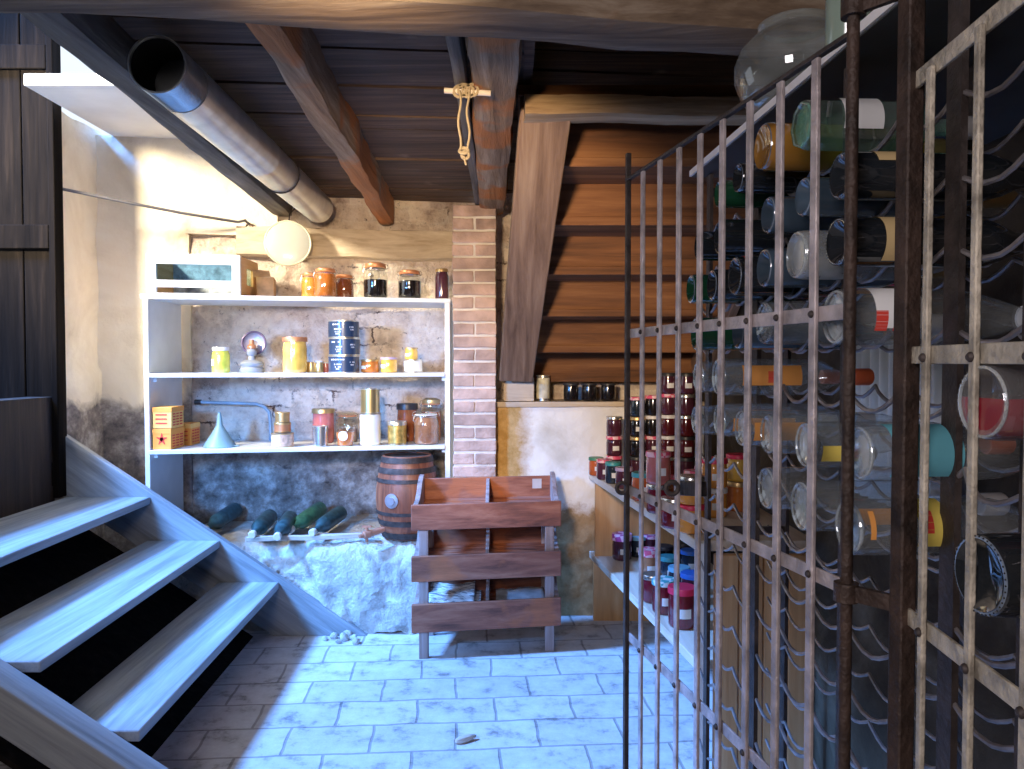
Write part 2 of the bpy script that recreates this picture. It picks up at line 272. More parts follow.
# ------------------------------------------------------------------ mesh helpers
class MB:
    def __init__(s): s.bm = bmesh.new()
    def hexa(s, p):
        "p: 4 bottom points then the 4 above them"
        v = [s.bm.verts.new(q) for q in p]
        for f in ((3, 2, 1, 0), (4, 5, 6, 7), (0, 1, 5, 4), (1, 2, 6, 5), (2, 3, 7, 6), (3, 0, 4, 7)):
            s.bm.faces.new([v[i] for i in f])
        return s
    def box(s, c, size, M=None):
        x, y, z = (k / 2 for k in size); c = Vector(c)
        q = [Vector(k) for k in ((-x, -y, -z), (x, -y, -z), (x, y, -z), (-x, y, -z), (-x, -y, z), (x, -y, z), (x, y, z), (-x, y, z))]
        return s.hexa([c + (M @ k if M else k) for k in q])
    def bar(s, p0, p1, w, h, up=(0, 0, 1)):
        "square bar from p0 to p1, w across, h along up"
        p0, p1 = Vector(p0), Vector(p1); d = (p1 - p0).normalized(); a = d.cross(Vector(up))
        if a.length < 1e-4: a = d.cross(Vector((0, 1, 0)))
        a.normalize(); b = a.cross(d).normalized(); a *= w / 2; b *= h / 2
        return s.hexa([p0 - a - b, p0 + a - b, p1 + a - b, p1 - a - b, p0 - a + b, p0 + a + b, p1 + a + b, p1 - a + b])
    def loft(s, rings, cap=True, close=True):
        R = [[s.bm.verts.new(q) for q in r] for r in rings]; n = len(R[0])
        for a, b in zip(R, R[1:]):
            for i in range(n if close else n - 1):
                j = (i + 1) % n; s.bm.faces.new((a[i], a[j], b[j], b[i]))
        if cap and close:
            s.bm.faces.new(R[0][::-1]); s.bm.faces.new(R[-1])
        return s
    def tube(s, pts, r, n=8):
        pts = [Vector(p) for p in pts]; rings = []; a = None
        for i, p in enumerate(pts):
            d = (pts[min(i + 1, len(pts) - 1)] - pts[max(i - 1, 0)]).normalized()
            if a is None: a = d.orthogonal().normalized()
            a = (a - d * a.dot(d)).normalized(); b = d.cross(a); rr = r[i] if isinstance(r, (list, tuple)) else r
            rings.append([p + (a * math.cos(2 * PI * k / n) + b * math.sin(2 * PI * k / n)) * rr for k in range(n)])
        return s.loft(rings)
    def lathe(s, prof, M=None, n=28, a0=0., a1=2 * PI):
        full = abs(a1 - a0 - 2 * PI) < 1e-6; k = n if full else n + 1; rings = []
        for r, h in prof:
            ring = []
            for i in range(k):
                t = a0 + (a1 - a0) * i / n; q = Vector((max(r, 1e-4) * math.cos(t), max(r, 1e-4) * math.sin(t), h)); ring.append(M @ q if M else q)
            rings.append(ring)
        return s.loft(rings, cap=full, close=full)
    def torus(s, c, R, r, M=None, n=24, m=8):
        c = Vector(c); R_ = []
        for i in range(n):
            t = 2 * PI * i / n
            ring = []
            for j in range(m):
                u = 2 * PI * j / m; q = Vector(((R + r * math.cos(u)) * math.cos(t), (R + r * math.cos(u)) * math.sin(t), r * math.sin(u)))
                ring.append(s.bm.verts.new(c + (M @ q if M else q)))
            R_.append(ring)
        for i in range(n):
            for j in range(m):
                s.bm.faces.new((R_[i][j], R_[(i + 1) % n][j], R_[(i + 1) % n][(j + 1) % m], R_[i][(j + 1) % m]))
        return s
    def rough(s, amp, scale=8., cuts=0):
        if cuts: bmesh.ops.subdivide_edges(s.bm, edges=s.bm.edges[:], cuts=cuts, use_grid_fill=True)
        for v in s.bm.verts:
            v.co += Vector(noise.noise_vector(v.co * scale)) * amp
        return s
    def obj(s, name, mat, parent=None, smooth=True, bevel=0., loc=None):
        bmesh.ops.recalc_face_normals(s.bm, faces=s.bm.faces[:])
        me = bpy.data.meshes.new(name); s.bm.to_mesh(me); s.bm.free()
        me.materials.append(mat)
        o = bpy.data.objects.new(name, me); COL.objects.link(o)
        if smooth:
            for p in me.polygons: p.use_smooth = True
            try: me.set_sharp_from_angle(angle=math.radians(38))
            except Exception: pass
        if bevel:
            b = o.modifiers.new('bevel', 'BEVEL'); b.width = bevel; b.segments = 2; b.limit_method = 'ANGLE'
        if parent:
            o.parent = parent; o.matrix_parent_inverse = Matrix.Translation(-parent.location)
        return o
def tag(o, label, cat, group=None, kind=None):
    o['label'] = label
    if cat: o['category'] = cat
    if group: o['group'] = group
    if kind: o['kind'] = kind
    return o
def empty(name, loc, label, cat, group=None, kind=None):
    o = bpy.data.objects.new(name, None); o.empty_display_size = .05; COL.objects.link(o); o.location = loc
    return tag(o, label, cat, group, kind)
def struct(o, label=None):
    o['kind'] = 'structure'
    if label: o['label'] = label
    return o
def TR(loc, zdir=None, spin=0.):
    M = Matrix.Translation(Vector(loc))
    if zdir is not None: M = M @ Vector(zdir).to_track_quat('Z', 'Y').to_matrix().to_4x4()
    return M @ Matrix.Rotation(spin, 4, 'Z')
def beam(name, p0, p1, w, h, mat, amp=.008, seg=26, up=(0, 0, 1), taper=1., knots=6., sc=4.):
    "hewn timber: wavering cross-section along its length"
    p0, p1 = Vector(p0), Vector(p1); d = (p1 - p0).normalized(); a = d.cross(Vector(up)).normalized(); b = a.cross(d).normalized(); mb = MB(); rings = []
    for i in range(seg + 1):
        t = i / seg; c = p0.lerp(p1, t); k = 1 + (taper - 1) * t; ring = []
        for (u, v) in ((-1, -1), (-.5, -1), (0, -1), (.5, -1), (1, -1), (1, -.4), (1, .4), (1, 1), (0, 1), (-1, 1), (-1, .4), (-1, -.4)):
            e = .9 if abs(u) == 1 and abs(v) == 1 else 1.
            q = c + a * (u * e * w / 2 * k) + b * (v * e * h / 2 * k)
            ring.append(q + Vector(noise.noise_vector(q * sc)) * amp + Vector(noise.noise_vector(q * 19)) * amp * .45)
        rings.append(ring)
    mb.loft(rings); return mb.obj(name, mat)
def sheet(name, mat, fn, nu, nv, amp=0., sc=3., back=(0, .12, 0)):
    "an uneven wall face fn(u,v) with a solid slab behind it"
    mb = MB(); V = []; W = []; back = Vector(back)
    for i in range(nu + 1):
        row = []; row2 = []
        for j in range(nv + 1):
            p = Vector(fn(i / nu, j / nv)); q = p + Vector(noise.noise_vector(p * sc)) * amp + Vector(noise.noise_vector(p * sc * 4)) * amp * .4
            row.append(mb.bm.verts.new(q)); row2.append(mb.bm.verts.new(p + back))
        V.append(row); W.append(row2)
    for i in range(nu):
        for j in range(nv):
            mb.bm.faces.new((V[i][j], V[i + 1][j], V[i + 1][j + 1], V[i][j + 1])); mb.bm.faces.new((W[i][j], W[i][j + 1], W[i + 1][j + 1], W[i + 1][j]))
    for i in range(nu):
        for j in (0, nv): mb.bm.faces.new((V[i][j], V[i + 1][j], W[i + 1][j], W[i][j]))
    for j in range(nv):
        for i in (0, nu): mb.bm.faces.new((V[i][j], V[i][j + 1], W[i][j + 1], W[i][j]))
    return mb.obj(name, mat)

# ================================================================== SETTING
BXL, BXR = -2.14, .98
def yback(x): return 4.06 + .19 * (x + 1.7)
o = MB().box((-.6, 1.45, -.03), (4.2, 7.4, .06)).obj('floor', floor_mat(), smooth=False); struct(o, 'grey stone tile floor')
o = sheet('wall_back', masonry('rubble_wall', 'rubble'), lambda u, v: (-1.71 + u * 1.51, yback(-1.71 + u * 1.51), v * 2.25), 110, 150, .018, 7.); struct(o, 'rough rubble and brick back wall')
o = sheet('wall_corner', masonry('cream_plaster', 'cream'), lambda u, v: (-2.16 + u * .45, yback(-2.16 + u * .45) - .015, v * 2.475), 24, 80, .008, 5.); struct(o, 'cream plaster wall in the left corner')
o = sheet('wall_recess', MATS['cream_plaster'], lambda u, v: (-1.72 + u * .46, yback(-1.72 + u * .46) - .035, 1.98 + v * .5), 16, 12, .004, 5.); struct(o)
o = sheet('wall_left', MATS['cream_plaster'], lambda u, v: (-2.14 - .012 * (v > .5), 3.585 + u * .42, v * 2.5), 16, 70, .010, 5., (-.12, 0, 0)); struct(o, 'cream plaster side wall with darker lower half')
o = MB().box((-2.2, 2.84, .58), (.12, 1.40, 1.12)).obj('wall_left_low', M_darkwood, smooth=False); struct(o)
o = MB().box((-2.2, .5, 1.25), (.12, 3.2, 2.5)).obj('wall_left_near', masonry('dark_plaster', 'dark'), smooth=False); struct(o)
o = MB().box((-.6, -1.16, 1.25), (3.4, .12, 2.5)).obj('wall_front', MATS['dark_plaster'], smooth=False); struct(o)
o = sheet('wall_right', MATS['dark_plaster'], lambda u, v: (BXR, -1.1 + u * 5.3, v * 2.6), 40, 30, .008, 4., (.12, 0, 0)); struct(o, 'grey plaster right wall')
# right part of back wall: thicker below a ledge
o = sheet('wall_niche', masonry('white_plaster', 'white'), lambda u, v: (-.12 + u * 1.12, 3.86 + .02 * u, v * 1.095), 60, 60, .012, 8., (0, .22, 0)); struct(o, 'white plaster wall below the ledge')
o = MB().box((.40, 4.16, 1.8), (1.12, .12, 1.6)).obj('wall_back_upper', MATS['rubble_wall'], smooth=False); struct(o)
mb = MB().hexa([(-.1, 3.84, 1.075), (1.0, 3.86, 1.075), (1.0, 4.1, 1.075), (-.1, 4.1, 1.075), (-.1, 3.84, 1.1), (1.0, 3.86, 1.1), (1.0, 4.1, 1.1), (-.1, 4.1, 1.1)]); mb.rough(.006, 12, 5)
o = mb.obj('trim_1', M_pale); struct(o, 'pale stone ledge at the foot of the boarded staircase')
# ceilings
def boards(name, x0, x1, y0, y1, z, n, mat):
    mb = MB()
    for k in range(n):
        a = y0 + (y1 - y0) * k / n; b = y0 + (y1 - y0) * (k + 1) / n - .008; s = .10 * 1
        dz = random.uniform(-.006, .006)
        mb.hexa([(x0, a + .12 * 0, z + dz), (x1, a + s, z + dz), (x1, b + s, z + dz), (x0, b, z + dz), (x0, a, z + .03), (x1, a + s, z + .03), (x1, b + s, z + .03), (x0, b, z + .03)])
    return mb.obj(name, mat, smooth=False)
o = boards('ceiling', -1.20, .06, 1.25, 4.26, 2.205, 20, M_ceil); struct(o, 'dark plank ceiling')
o = boards('ceiling_near', -2.2, 1.0, -1.2, 1.2, 2.30, 14, M_ceil); struct(o)
o = boards('ceiling_stair', .04, 1.0, 1.2, 4.15, 2.46, 16, M_ceil); struct(o)
o = MB().box((.05, 2.7, 2.33), (.03, 2.9, .27)).obj('trim_2', M_ceil, smooth=False); struct(o)
o = MB().box((-1.62, 3.72, 2.50), (.90, .92, .05)).obj('ceiling_stairwell', plain('whitewash', (.88, .88, .86), .9, var=.08, scale=4, bump=.2), smooth=False); struct(o, 'whitewashed soffit beside the hatch')
o = MB().box((-1.165, 2.7, 2.36), (.03, 2.9, .29)).obj('trim_3', M_ceil, smooth=False); struct(o)
o = MB().box((-.05, 2.75, 2.56), (2.26, 3.1, .05)).obj('leak_cover', M_ceil, smooth=False); struct(o)  # unseen slab added over the boards to stop daylight leaking in
o = MB().box((-.55, .02, 2.56), (3.4, 2.5, .05)).obj('leak_cover_near', M_ceil, smooth=False); struct(o)  # second unseen slab against light leaks, over the near boards
o = MB().box((-.55, 1.225, 2.40), (3.2, .04, .40)).obj('trim_4', M_ceil, smooth=False); struct(o)
# timbers
o = beam('front_beam', (-2.3, 1.19, 2.062), (1.15, 1.66, 2.055), .145, .23, M_beam, .010); struct(o, 'heavy hewn beam crossing the top of the picture'); 
nl, nr = PY(258, 35, 2.02), PY(373, 222, 4.0)
o = beam('ceiling_joist', (-.55, 1.5, 2.145), (-.69, 4.2, 2.145), .085, .17, M_joist, .013, seg=34); struct(o, 'rotten orange flaking joist left of the hanging cord')
o = beam('ceiling_joist', (-.03, 1.5, 2.125), (-.105, 3.95, 2.125), .135, .13, M_joist, .010, seg=34); struct(o, 'broad worm-eaten joist resting on the brick pillar')
o = beam('ceiling_joist', (-.14, 1.6, 2.13), (-.17, 3.95, 2.13), .035, .10, M_trim_y, .003); struct(o, 'thin grey batten beside the pillar joist')
o = beam('ceiling_joist', (-1.055, 1.5, 2.15), (-1.245, 4.2, 2.15), .10, .12, M_trim_y, .006); struct(o, 'grey trimmer joist along the edge of the bright opening')
o = beam('wall_plate', (-1.47, yback(-1.47) - .01, 1.95), (-.28, yback(-.28) - .03, 1.95), .10, .165, M_pale, .008); struct(o, 'horizontal wall timber above the shelves')
o = beam('ceiling_beam', (.04, 2.43, 2.104), (.97, 2.47, 2.104), .11, .066, wood('lit_header', [(.3, (.20, .12, .06)), (.5, (.42, .28, .15)), (.7, (.58, .42, .26))], 'X'), .007); struct(o, 'header beam at the top of the boarded staircase')
# brick pillar
pc = Vector((-.185, 3.86)); pw, pd = .222, .20
root = empty('brick_pillar', (pc.x, pc.y, 0), 'pale brick pillar beside the white shelves, carrying a joist', None, kind='structure')
MB().box((pc.x, pc.y, 1.03), (pw - .014, pd - .014, 2.06)).obj('mortar', M_mortar, root, smooth=False)
mb = MB(); zc = .02; k = 0
while zc < 2.04:
    n = 1 if k % 2 else 2
    for i in range(n):
        w = pw / n - .009; x = pc.x - pw / 2 + pw / n * (i + .5) + random.uniform(-.003, .003)
        mb.box((x, pc.y + random.uniform(-.003, .003), zc + .027), (w, pd, .053))
    zc += .0645; k += 1
mb.rough(.003, 30, 2); mb.obj('brickwork', M_brick, root, bevel=.004)
# rough stone ledge under the shelves
prof = [(3.575, -.01), (3.575, .08), (3.585, .18), (3.60, .27), (3.63, .34), (3.68, .385), (3.76, .41), (3.9, .425), (4.05, .44), (4.3, .46)]
mb = MB(); V = []
NX = 90
for i in range(NX + 1):
    x = -1.70 + 1.37 * i / NX; row = []; t = max(0, min(1, (-.92 - x) / .12)); back = .10 * t
    P2 = []
    for (a, b) in zip(prof, prof[1:]):
        for s in range(5): P2.append((a[0] + (b[0] - a[0]) * s / 5, a[1] + (b[1] - a[1]) * s / 5))
    for (y, z) in P2:
        q = Vector((x, y + back + .11 * (x + 1.0) * .6, z)); w = .35 if z > .40 else 1.
        q += Vector(noise.noise_vector(q * 5)) * .030 * w + Vector(noise.noise_vector(q * 17)) * .017 * w + Vector(noise.noise_vector(q * 38)) * .008
        row.append(mb.bm.verts.new(q))
    V.append(row)
for i in range(NX):
    for j in range(len(V[0]) - 1): mb.bm.faces.new((V[i][j], V[i + 1][j], V[i + 1][j + 1], V[i][j + 1]))
o = mb.obj('stone_ledge', masonry('limewashed_stone', 'ledge')); struct(o, 'crumbling whitewashed stone ledge under the shelves')
LZ = .43

# ================================================================== LEFT STAIRS
YF, YN = 3.575, 2.12
def sx(x, Y): return x - .0355 * Y
st = empty('wooden_staircase', (-1.3, 2.9, 0), 'worn wooden cellar steps coming down from the left', 'staircase')
NOSE = [(-.978, .260), (-1.255, .458), (-1.581, .665)]
for k, (xn, z) in enumerate(NOSE):
    dpt = (.285, .345, .40)[k]
    a, b = (YN + .0, YF)
    mb = MB().hexa([(sx(xn - dpt, a), a, z - .034), (sx(xn, a), a, z - .034), (sx(xn, b), b, z - .034), (sx(xn - dpt, b), b, z - .034),
                    (sx(xn - dpt, a), a, z), (sx(xn, a), a, z), (sx(xn, b), b, z), (sx(xn - dpt, b), b, z)])
    mb.obj('tread', M_stair, st, bevel=.005)
def stringer(y0, y1, xt0, zt0, xt1, zt1, drop, name, mat):
    "sloping board: top line from (xt0,zt0) high to (xt1,zt1) low, drop deep; its foot is cut flat on the floor"
    sl = (zt0 - zt1) / (xt1 - xt0); pts = [(xt0, zt0), (xt1, zt1), (xt1, max(0, zt1 - drop))]
    xb = xt1 - max(0, drop - zt1) / sl if zt1 < drop else xt1
    pts = [(xt0, zt0), (xt1 + zt1 / sl, .0), (xt1 + zt1 / sl - drop / sl, .0), (xt0, zt0 - drop)]
    mb = MB(); mb.loft([[(sx(x, y0), y0, z) for x, z in pts], [(sx(x, y1), y1, z) for x, z in pts]]); return mb.obj(name, mat, st, smooth=False, bevel=.004)
rs = (.665 - .260) / (1.581 - .978)
stringer(YF, YF + .04, -2.0, .26 + rs * 1.022 + .02, -.978, .26 + .02, .30, 'stringer', M_stair_side)
stringer(YN - .105, YN - .01, -2.0, .26 + rs * 1.022 - .045, -.978, .26 - .045, .14, 'stringer', M_stair_side)
mb = MB().hexa([(sx(-1.13, YN), YN + .01, .0), (sx(-1.10, YN), YN + .01, .0), (sx(-1.10, YF), YF - .005, .0), (sx(-1.13, YF), YF - .005, .0), (sx(-2.0, YN), YN + .01, .575), (sx(-1.97, YN), YN + .01, .575), (sx(-1.97, YF), YF - .005, .575), (sx(-2.0, YF), YF - .005, .575)])
mb.obj('under_shade', M_door, st, smooth=False)  # added near-black sheet standing for the shade beneath the treads
# dark boarded partition standing on the steps
pt = empty('door_1', (-2.3, 3.555, .67), 'nearly black boarded door panel at the far left', None, kind='structure')
for k in range(4):
    x1 = -2.135 - .13 * k
    MB().box((x1 - .0635, 3.555, 2.0), (.125, .035, 2.65)).obj('plank', M_door, pt, bevel=.004)
for z in (.78, 1.88, 2.7): MB().box((-2.385, 3.53, z), (.50, .022, .11)).obj('rail', M_door, pt, bevel=.004)
MB().box((-2.12, 3.555, 2.0), (.03, .07, 2.66)).obj('frame', M_door, pt, bevel=.004)

# ================================================================== OVERHEAD BITS
pa, pb = Vector((-.915, 1.98, 2.068)), Vector((-1.00, 3.95, 2.098))
pipe = empty('flue_pipe', (pa + pb) / 2, 'wide galvanised flue pipe slung under the ceiling', 'pipe')
MT = TR(pa, pb - pa); Lp = (pb - pa).length
mb = MB(); mb.lathe([(.0715, .16), (.0755, .16), (.0755, .9), (.077, .905), (.077, .925), (.0755, .93), (.0755, Lp), (.07, Lp)], MT, 40); mb.obj('pipe_body', M_galv, pipe)
mb = MB(); pr = []
for k in range(28): pr.append((.0745 - (.0022 if k % 2 else 0), .16 * k / 27))
inner = [(.0700, .155), (.0700, .0)]
mb.lathe(inner[:1] + [(.0700, 0.0)] + [(.0735, 0.0)] + pr, MT, 40); mb.obj('crimped_collar', M_galv, pipe)
mb = MB(); mb.lathe([(.0, 1.2), (.0695, 1.2), (.0695, .01), (.0690, .01), (.0690, 1.19), (0, 1.19)], MT, 32); mb.obj('sooty_lining', M_soot, pipe)
for t in (.62,):
    c = pa.lerp(pb, t); mb = MB(); mb.torus(c, .0775, .004, (pb - pa).to_track_quat('Z', 'Y').to_matrix()); mb.tube([c + Vector((0, 0, .078)), c + Vector((0, 0, .11))], .004); mb.obj('hanger', M_iron, pipe)

a, b = Vector((-2.125, 3.62, 2.12)), PY(238, 222, 4.02)
rod = empty('iron_rod', a, 'thin bent iron rod spanning the white corner to the wall timber', 'rod')
pts = [a, a.lerp(b, .33) + Vector((0, 0, -.006)), a.lerp(b, .66) + Vector((0, 0, -.008)), b, b + Vector((.03, .02, .012)), b + Vector((.045, .05, -.005))]
MB().tube(pts, .0075, 10).obj('rod', plain('grey_rod', (.22, .21, .22), .45, .6, var=.2), rod)
MB().torus(b + Vector((.045, .045, -.02)), .018, .005, Matrix.Rotation(PI / 2, 3, 'X')).tube([b + Vector((.045, .045, -.03)), b + Vector((.05, .045, -.07))], .006).obj('hook', M_rust, rod)

c = PY(288, 243, 3.98); ld = empty('pot_lid', c, 'round cream enamel pot lid hung on the wall timber', 'lid')
dn = Vector((.22, -1, .10)).normalized(); ML = TR(c, dn)
MB().lathe([(0, .018), (.05, .017), (.095, .010), (.112, .004), (.112, 0), (.0, -.004)], ML, 44).obj('dome', M_enamel, ld)
mb = MB(); mb.torus(c, .115, .006, dn.to_track_quat('Z', 'Y').to_matrix(), 48, 8); mb.obj('rim', M_enamel_rim, ld)
mb = MB(); mb.tube([c + Vector((0, .02, .115)), c + Vector((-.005, .05, .16)), c + Vector((.02, .08, .20)), c + Vector((.0, .12, .22))], .003, 6); mb.obj('hanging_wire', M_iron, ld)

# cord on pegs under the ceiling
c0 = PY(464, 92, 2.15)
cd = empty('knotted_cord', c0, 'looped hemp cord hanging from a peg beside the pillar joist', 'cord')
x, y, z = c0; zb = PY(463, 152, 2.15).z
mb = MB()
for dx, ph in ((-.012, 0), (.012, 1.5)):
    mb.tube([(x + dx + .004 * math.sin(k * .9 + ph), y - .012, z - (z - zb) * k / 10) for k in range(11)], .0032, 6)
mb.obj('loop', M_rope, cd)
mb = MB()
for k in range(4): mb.torus((x + .012 * (k - 1), y - .005, z + .004 * (k % 2)), .016, .0045, Matrix.Rotation(.6 + k * .7, 3, 'Y') @ Matrix.Rotation(PI / 2, 3, 'X'), 14, 6)
mb.obj('knot', M_rope, cd)
mb = MB(); mb.torus((x, y - .012, zb), .012, .005, Matrix.Rotation(.9, 3, 'X'), 14, 6); mb.torus((x + .004, y - .012, zb - .012), .010, .0045, Matrix.Rotation(2.0, 3, 'X'), 14, 6); mb.tube([(x, y - .012, zb - .015), (x + .006, y - .012, zb - .04)], .003); mb.obj('knot', M_rope, cd)
MB().tube([(x - .055, y, z + .004), (x + .075, y, z - .004)], .008, 10).obj('peg', M_stick, cd)

# ================================================================== WHITE SHELVES
A, Bv = Vector((-1.752, 3.617)), Vector((-.315, 3.86)); DEP = Vector((-.015, .40)); DIR = (Bv - A).normalized()
def SH(px, t, z):
    "point on the shelves seen at picture column px, a share t back from the front edge"
    q = A + DEP * t; k = (px - 512) / F; s = (q.x - k * q.y) / (k * DIR.y - DIR.x); p = q + DIR * s; return Vector((p.x, p.y, z))
SZ = [1.624, 1.248, .881]; KS = 1.08
sh = empty('shelving_unit', (A.x, A.y, 0), 'white painted open shelving unit against the back wall', 'shelves')
def slab(s0, s1, z0, z1, t0=0., t1=1.):
    q = [A + DIR * s0 + DEP * t0, A + DIR * s1 + DEP * t0, A + DIR * s1 + DEP * t1, A + DIR * s0 + DEP * t1]
    return [(p.x, p.y, z0) for p in q] + [(p.x, p.y, z1) for p in q]
LEN = (Bv - A).length
MB().hexa(slab(0, .022, .0, SZ[0] - .022)).obj('side_panel', M_whitepaint, sh, bevel=.002)
MB().hexa(slab(LEN - .026, LEN, .42, SZ[0] - .022)).obj('side_panel', M_whitepaint, sh, bevel=.002)
MB().hexa(slab(-.012, LEN + .004, SZ[0] - .022, SZ[0])).obj('shelf', M_shelfpaint, sh, bevel=.002)
for z in SZ[1:]: MB().hexa(slab(.0225, LEN - .0265, z - .020, z, -.03)).obj('shelf', M_shelfpaint, sh, bevel=.002)
for z in SZ[1:]:
    MB().hexa(slab(.0225, .040, z - .042, z - .0205, .1, .9)).obj('shelf_cleat', M_whitepaint, sh); MB().hexa(slab(LEN - .044, LEN - .0265, z - .042, z - .0205, .1, .9)).obj('shelf_cleat', M_whitepaint, sh)

def pxr(w, Y): return w / 2 * Y / F           # radius from a width in pixels
def patch(mb, r, z0, z1, loc, ang, half, n=10):
    mb.lathe([(r, z0), (r, z1)], TR(loc), n, ang - half, ang + half); return mb
FACE = -PI / 2
def jar(name, loc, r, h, body, lid, label, cat, group=None, paper=False, lidh=.14, paper_mat=None, face=None, lid_over=1.03, neck=.86, n=24):
    "full jar with a screw or cloth lid"
    r *= KS; h *= KS; x, y, z = loc; t = empty(name, loc, label, cat, group); T = TR((x, y, z + .0005)); hb = h * (1 - lidh)
    MB().lathe([(0, 0), (r * .86, 0), (r * .97, h * .04), (r, h * .1), (r, hb * .78), (r * .97, hb * .86), (r * neck, hb * .95), (r * neck, hb + h * .03), (0, hb + h * .03)], T, n).obj('glass_jar', body, t)
    if lid:
        rl = r * neck * 1.06 * lid_over
        MB().lathe([(0, hb), (rl, hb), (rl, h - h * .03), (rl * .96, h), (0, h)], T, n).obj('lid', lid, t)
    if paper:
        a = face if face is not None else math.atan2(-y, -x) + .25
        patch(MB(), r + .0008, hb * .34, hb * .62, (x, y, z), a, .42).obj('paper_label', paper_mat or M_paper, t)
    return t
def tin(name, loc, r, h, body, rim, label, cat, group=None, band=None, lid=None):
    r *= KS; h *= KS; t = empty(name, loc, label, cat, group); T = TR(Vector(loc) + Vector((0, 0, .0005)))
    MB().lathe([(0, 0), (r, 0), (r, h), (0, h)], T, 30).obj('can', body, t)
    MB().lathe([(r - .001, 0), (r + .002, .001), (r + .002, .004), (r - .001, .005)], T, 30).obj('rim', rim, t)
    mb = MB(); mb.lathe([(r - .001, h - .005), (r + .002, h - .004), (r + .002, h + .0005), (r - .004, h + .0005), (r - .005, h - .002)], T, 30)
    mb.obj('rim', rim, t)
    if band: MB().lathe([(r + .0006, h * .10), (r + .0006, h * .9)], T, 30).obj('wrapper', band, t)
    if lid: MB().lathe([(0, h * .86), (r * 1.05, h * .86), (r * 1.05, h * 1.0 + .001), (r * 1.0, h + .004), (0, h + .004)], T, 30).obj('lid', lid, t)
    return t
def clip_jar(loc, r, h, content, fill, label, group=None, lidmat=None, gasket=None, glass=None):
    "hinged-lid preserving jar: glass wall, contents, glass lid, rubber ring and wire clip"
    r *= KS; h *= KS; x, y, z = loc; z += .0005; t = empty('preserving_jar', loc, label, 'jar', group); T = TR((x, y, z))
    hb = h * .84
    MB().lathe([(0, 0), (r * .92, 0), (r, h * .05), (r, hb * .70), (r * .95, hb * .80), (r * .80, hb * .93), (r * .80, hb)], T, 30).obj('glass_jar', glass or G_jar, t)
    f = hb * fill; q = [(0, .004), (r * .90, .004), (r * .965, h * .06), (r * .965, min(f, hb * .70))]
    if f > hb * .70: q += [(r * .92, min(f, hb * .80))]
    if f > hb * .82: q += [(r * .77, f)]
    MB().lathe(q + [(0, q[-1][1])], T, 30).obj('contents', content, t)
    MB().lathe([(0, hb + .004), (r * .86, hb + .004), (r * .88, hb + h * .05), (r * .84, hb + h * .10), (r * .5, hb + h * .14), (0, hb + h * .14)], T, 30).obj('lid', lidmat or M_copperlid, t)
    mb = MB(); mb.torus((x, y, z + hb + .001), r * .84, .0038, None, 28, 6); mb.obj('rubber_ring', gasket or M_amberlid, t)
    mb = MB(); mb.torus((x, y, z + hb - h * .05), r * .83, .0018, None, 28, 6)
    for s in (-1, 1):
        mb.tube([(x + s * r * .84, y, z + hb - h * .05), (x + s * r * 1.08, y - .004, z + hb - h * .02), (x + s * r * 1.02, y - .006, z + hb + h * .07), (x + s * r * .8, y, z + hb + h * .09)], .0018, 6)
    mb.tube([(x - r * .9, y - r * .2, z + hb), (x - r * .98, y - r * .3, z + hb - h * .16), (x - r * .86, y - r * .55, z + hb - h * .20)], .002, 6)
    mb.obj('wire_clip', M_silver, t); return t

z = SZ[0]
# white framed box
b0, b1 = SH(148, .02, z), SH(241, .02, z); ux = (b1 - b0).normalized(); uy = Vector((-.02, 1, 0)).normalized(); W = (b1 - b0).length; D = .28; hb = .195
bx = empty('display_box', b0, 'white fronted wooden box with a glass strip, on the top shelf', 'box')
def bq(u0, u1, v0, v1, z0, z1):
    q = [b0 + ux * u0 + uy * v0, b0 + ux * u1 + uy * v0, b0 + ux * u1 + uy * v1, b0 + ux * u0 + uy * v1]; e = .0005
    return [p + Vector((0, 0, z0 + e)) for p in q] + [p + Vector((0, 0, z1 + e)) for p in q]
mb = MB(); mb.hexa(bq(0, .040, 0, .018, 0, hb)); mb.hexa(bq(W - .038, W, 0, .018, 0, hb)); mb.hexa(bq(.04, W - .038, 0, .018, hb - .048, hb)); mb.hexa(bq(.04, W - .038, 0, .018, .036, .070)); mb.hexa(bq(.04, W - .038, 0, .018, 0, .008))
mb.obj('front_frame', M_whitepaint, bx, smooth=False)
MB().hexa(bq(.03, W - .03, .010, .014, .065, hb - .04)).obj('glass_pane', thin_glass('box_glass', (.55, .74, .86), edge=(.3, .42, .5), rough=.1), bx, smooth=False)
mb = MB(); mb.hexa(bq(W - .012, W, .018, D, 0, .06)); mb.hexa(bq(W - .012, W, .018, D, hb - .05, hb - .004)); mb.hexa(bq(W - .012, W, .018, .10, .06, hb - .05)); mb.hexa(bq(W - .012, W, D - .08, D, .06, hb - .05))
mb.obj('side_board', M_orangewood, bx, smooth=False)
MB().hexa(bq(W - .010, W - .006, .08, D - .06, .05, hb - .04)).obj('side_pane', thin_glass('side_glass', (.62, .66, .52)), bx, smooth=False)
MB().hexa(bq(0, .012, .018, D, 0, hb - .004)).obj('side_board', M_orangewood, bx, smooth=False)
MB().hexa(bq(.012, W - .012, D - .01, D, 0, hb - .004)).obj('back_board', plain('dusty_blue_backing', (.45, .52, .60), .8, var=.5, scale=26), bx, smooth=False)
MB().hexa(bq(.012, W - .012, .018, D - .01, 0, .008)).obj('bottom_board', M_darkwood, bx, smooth=False)
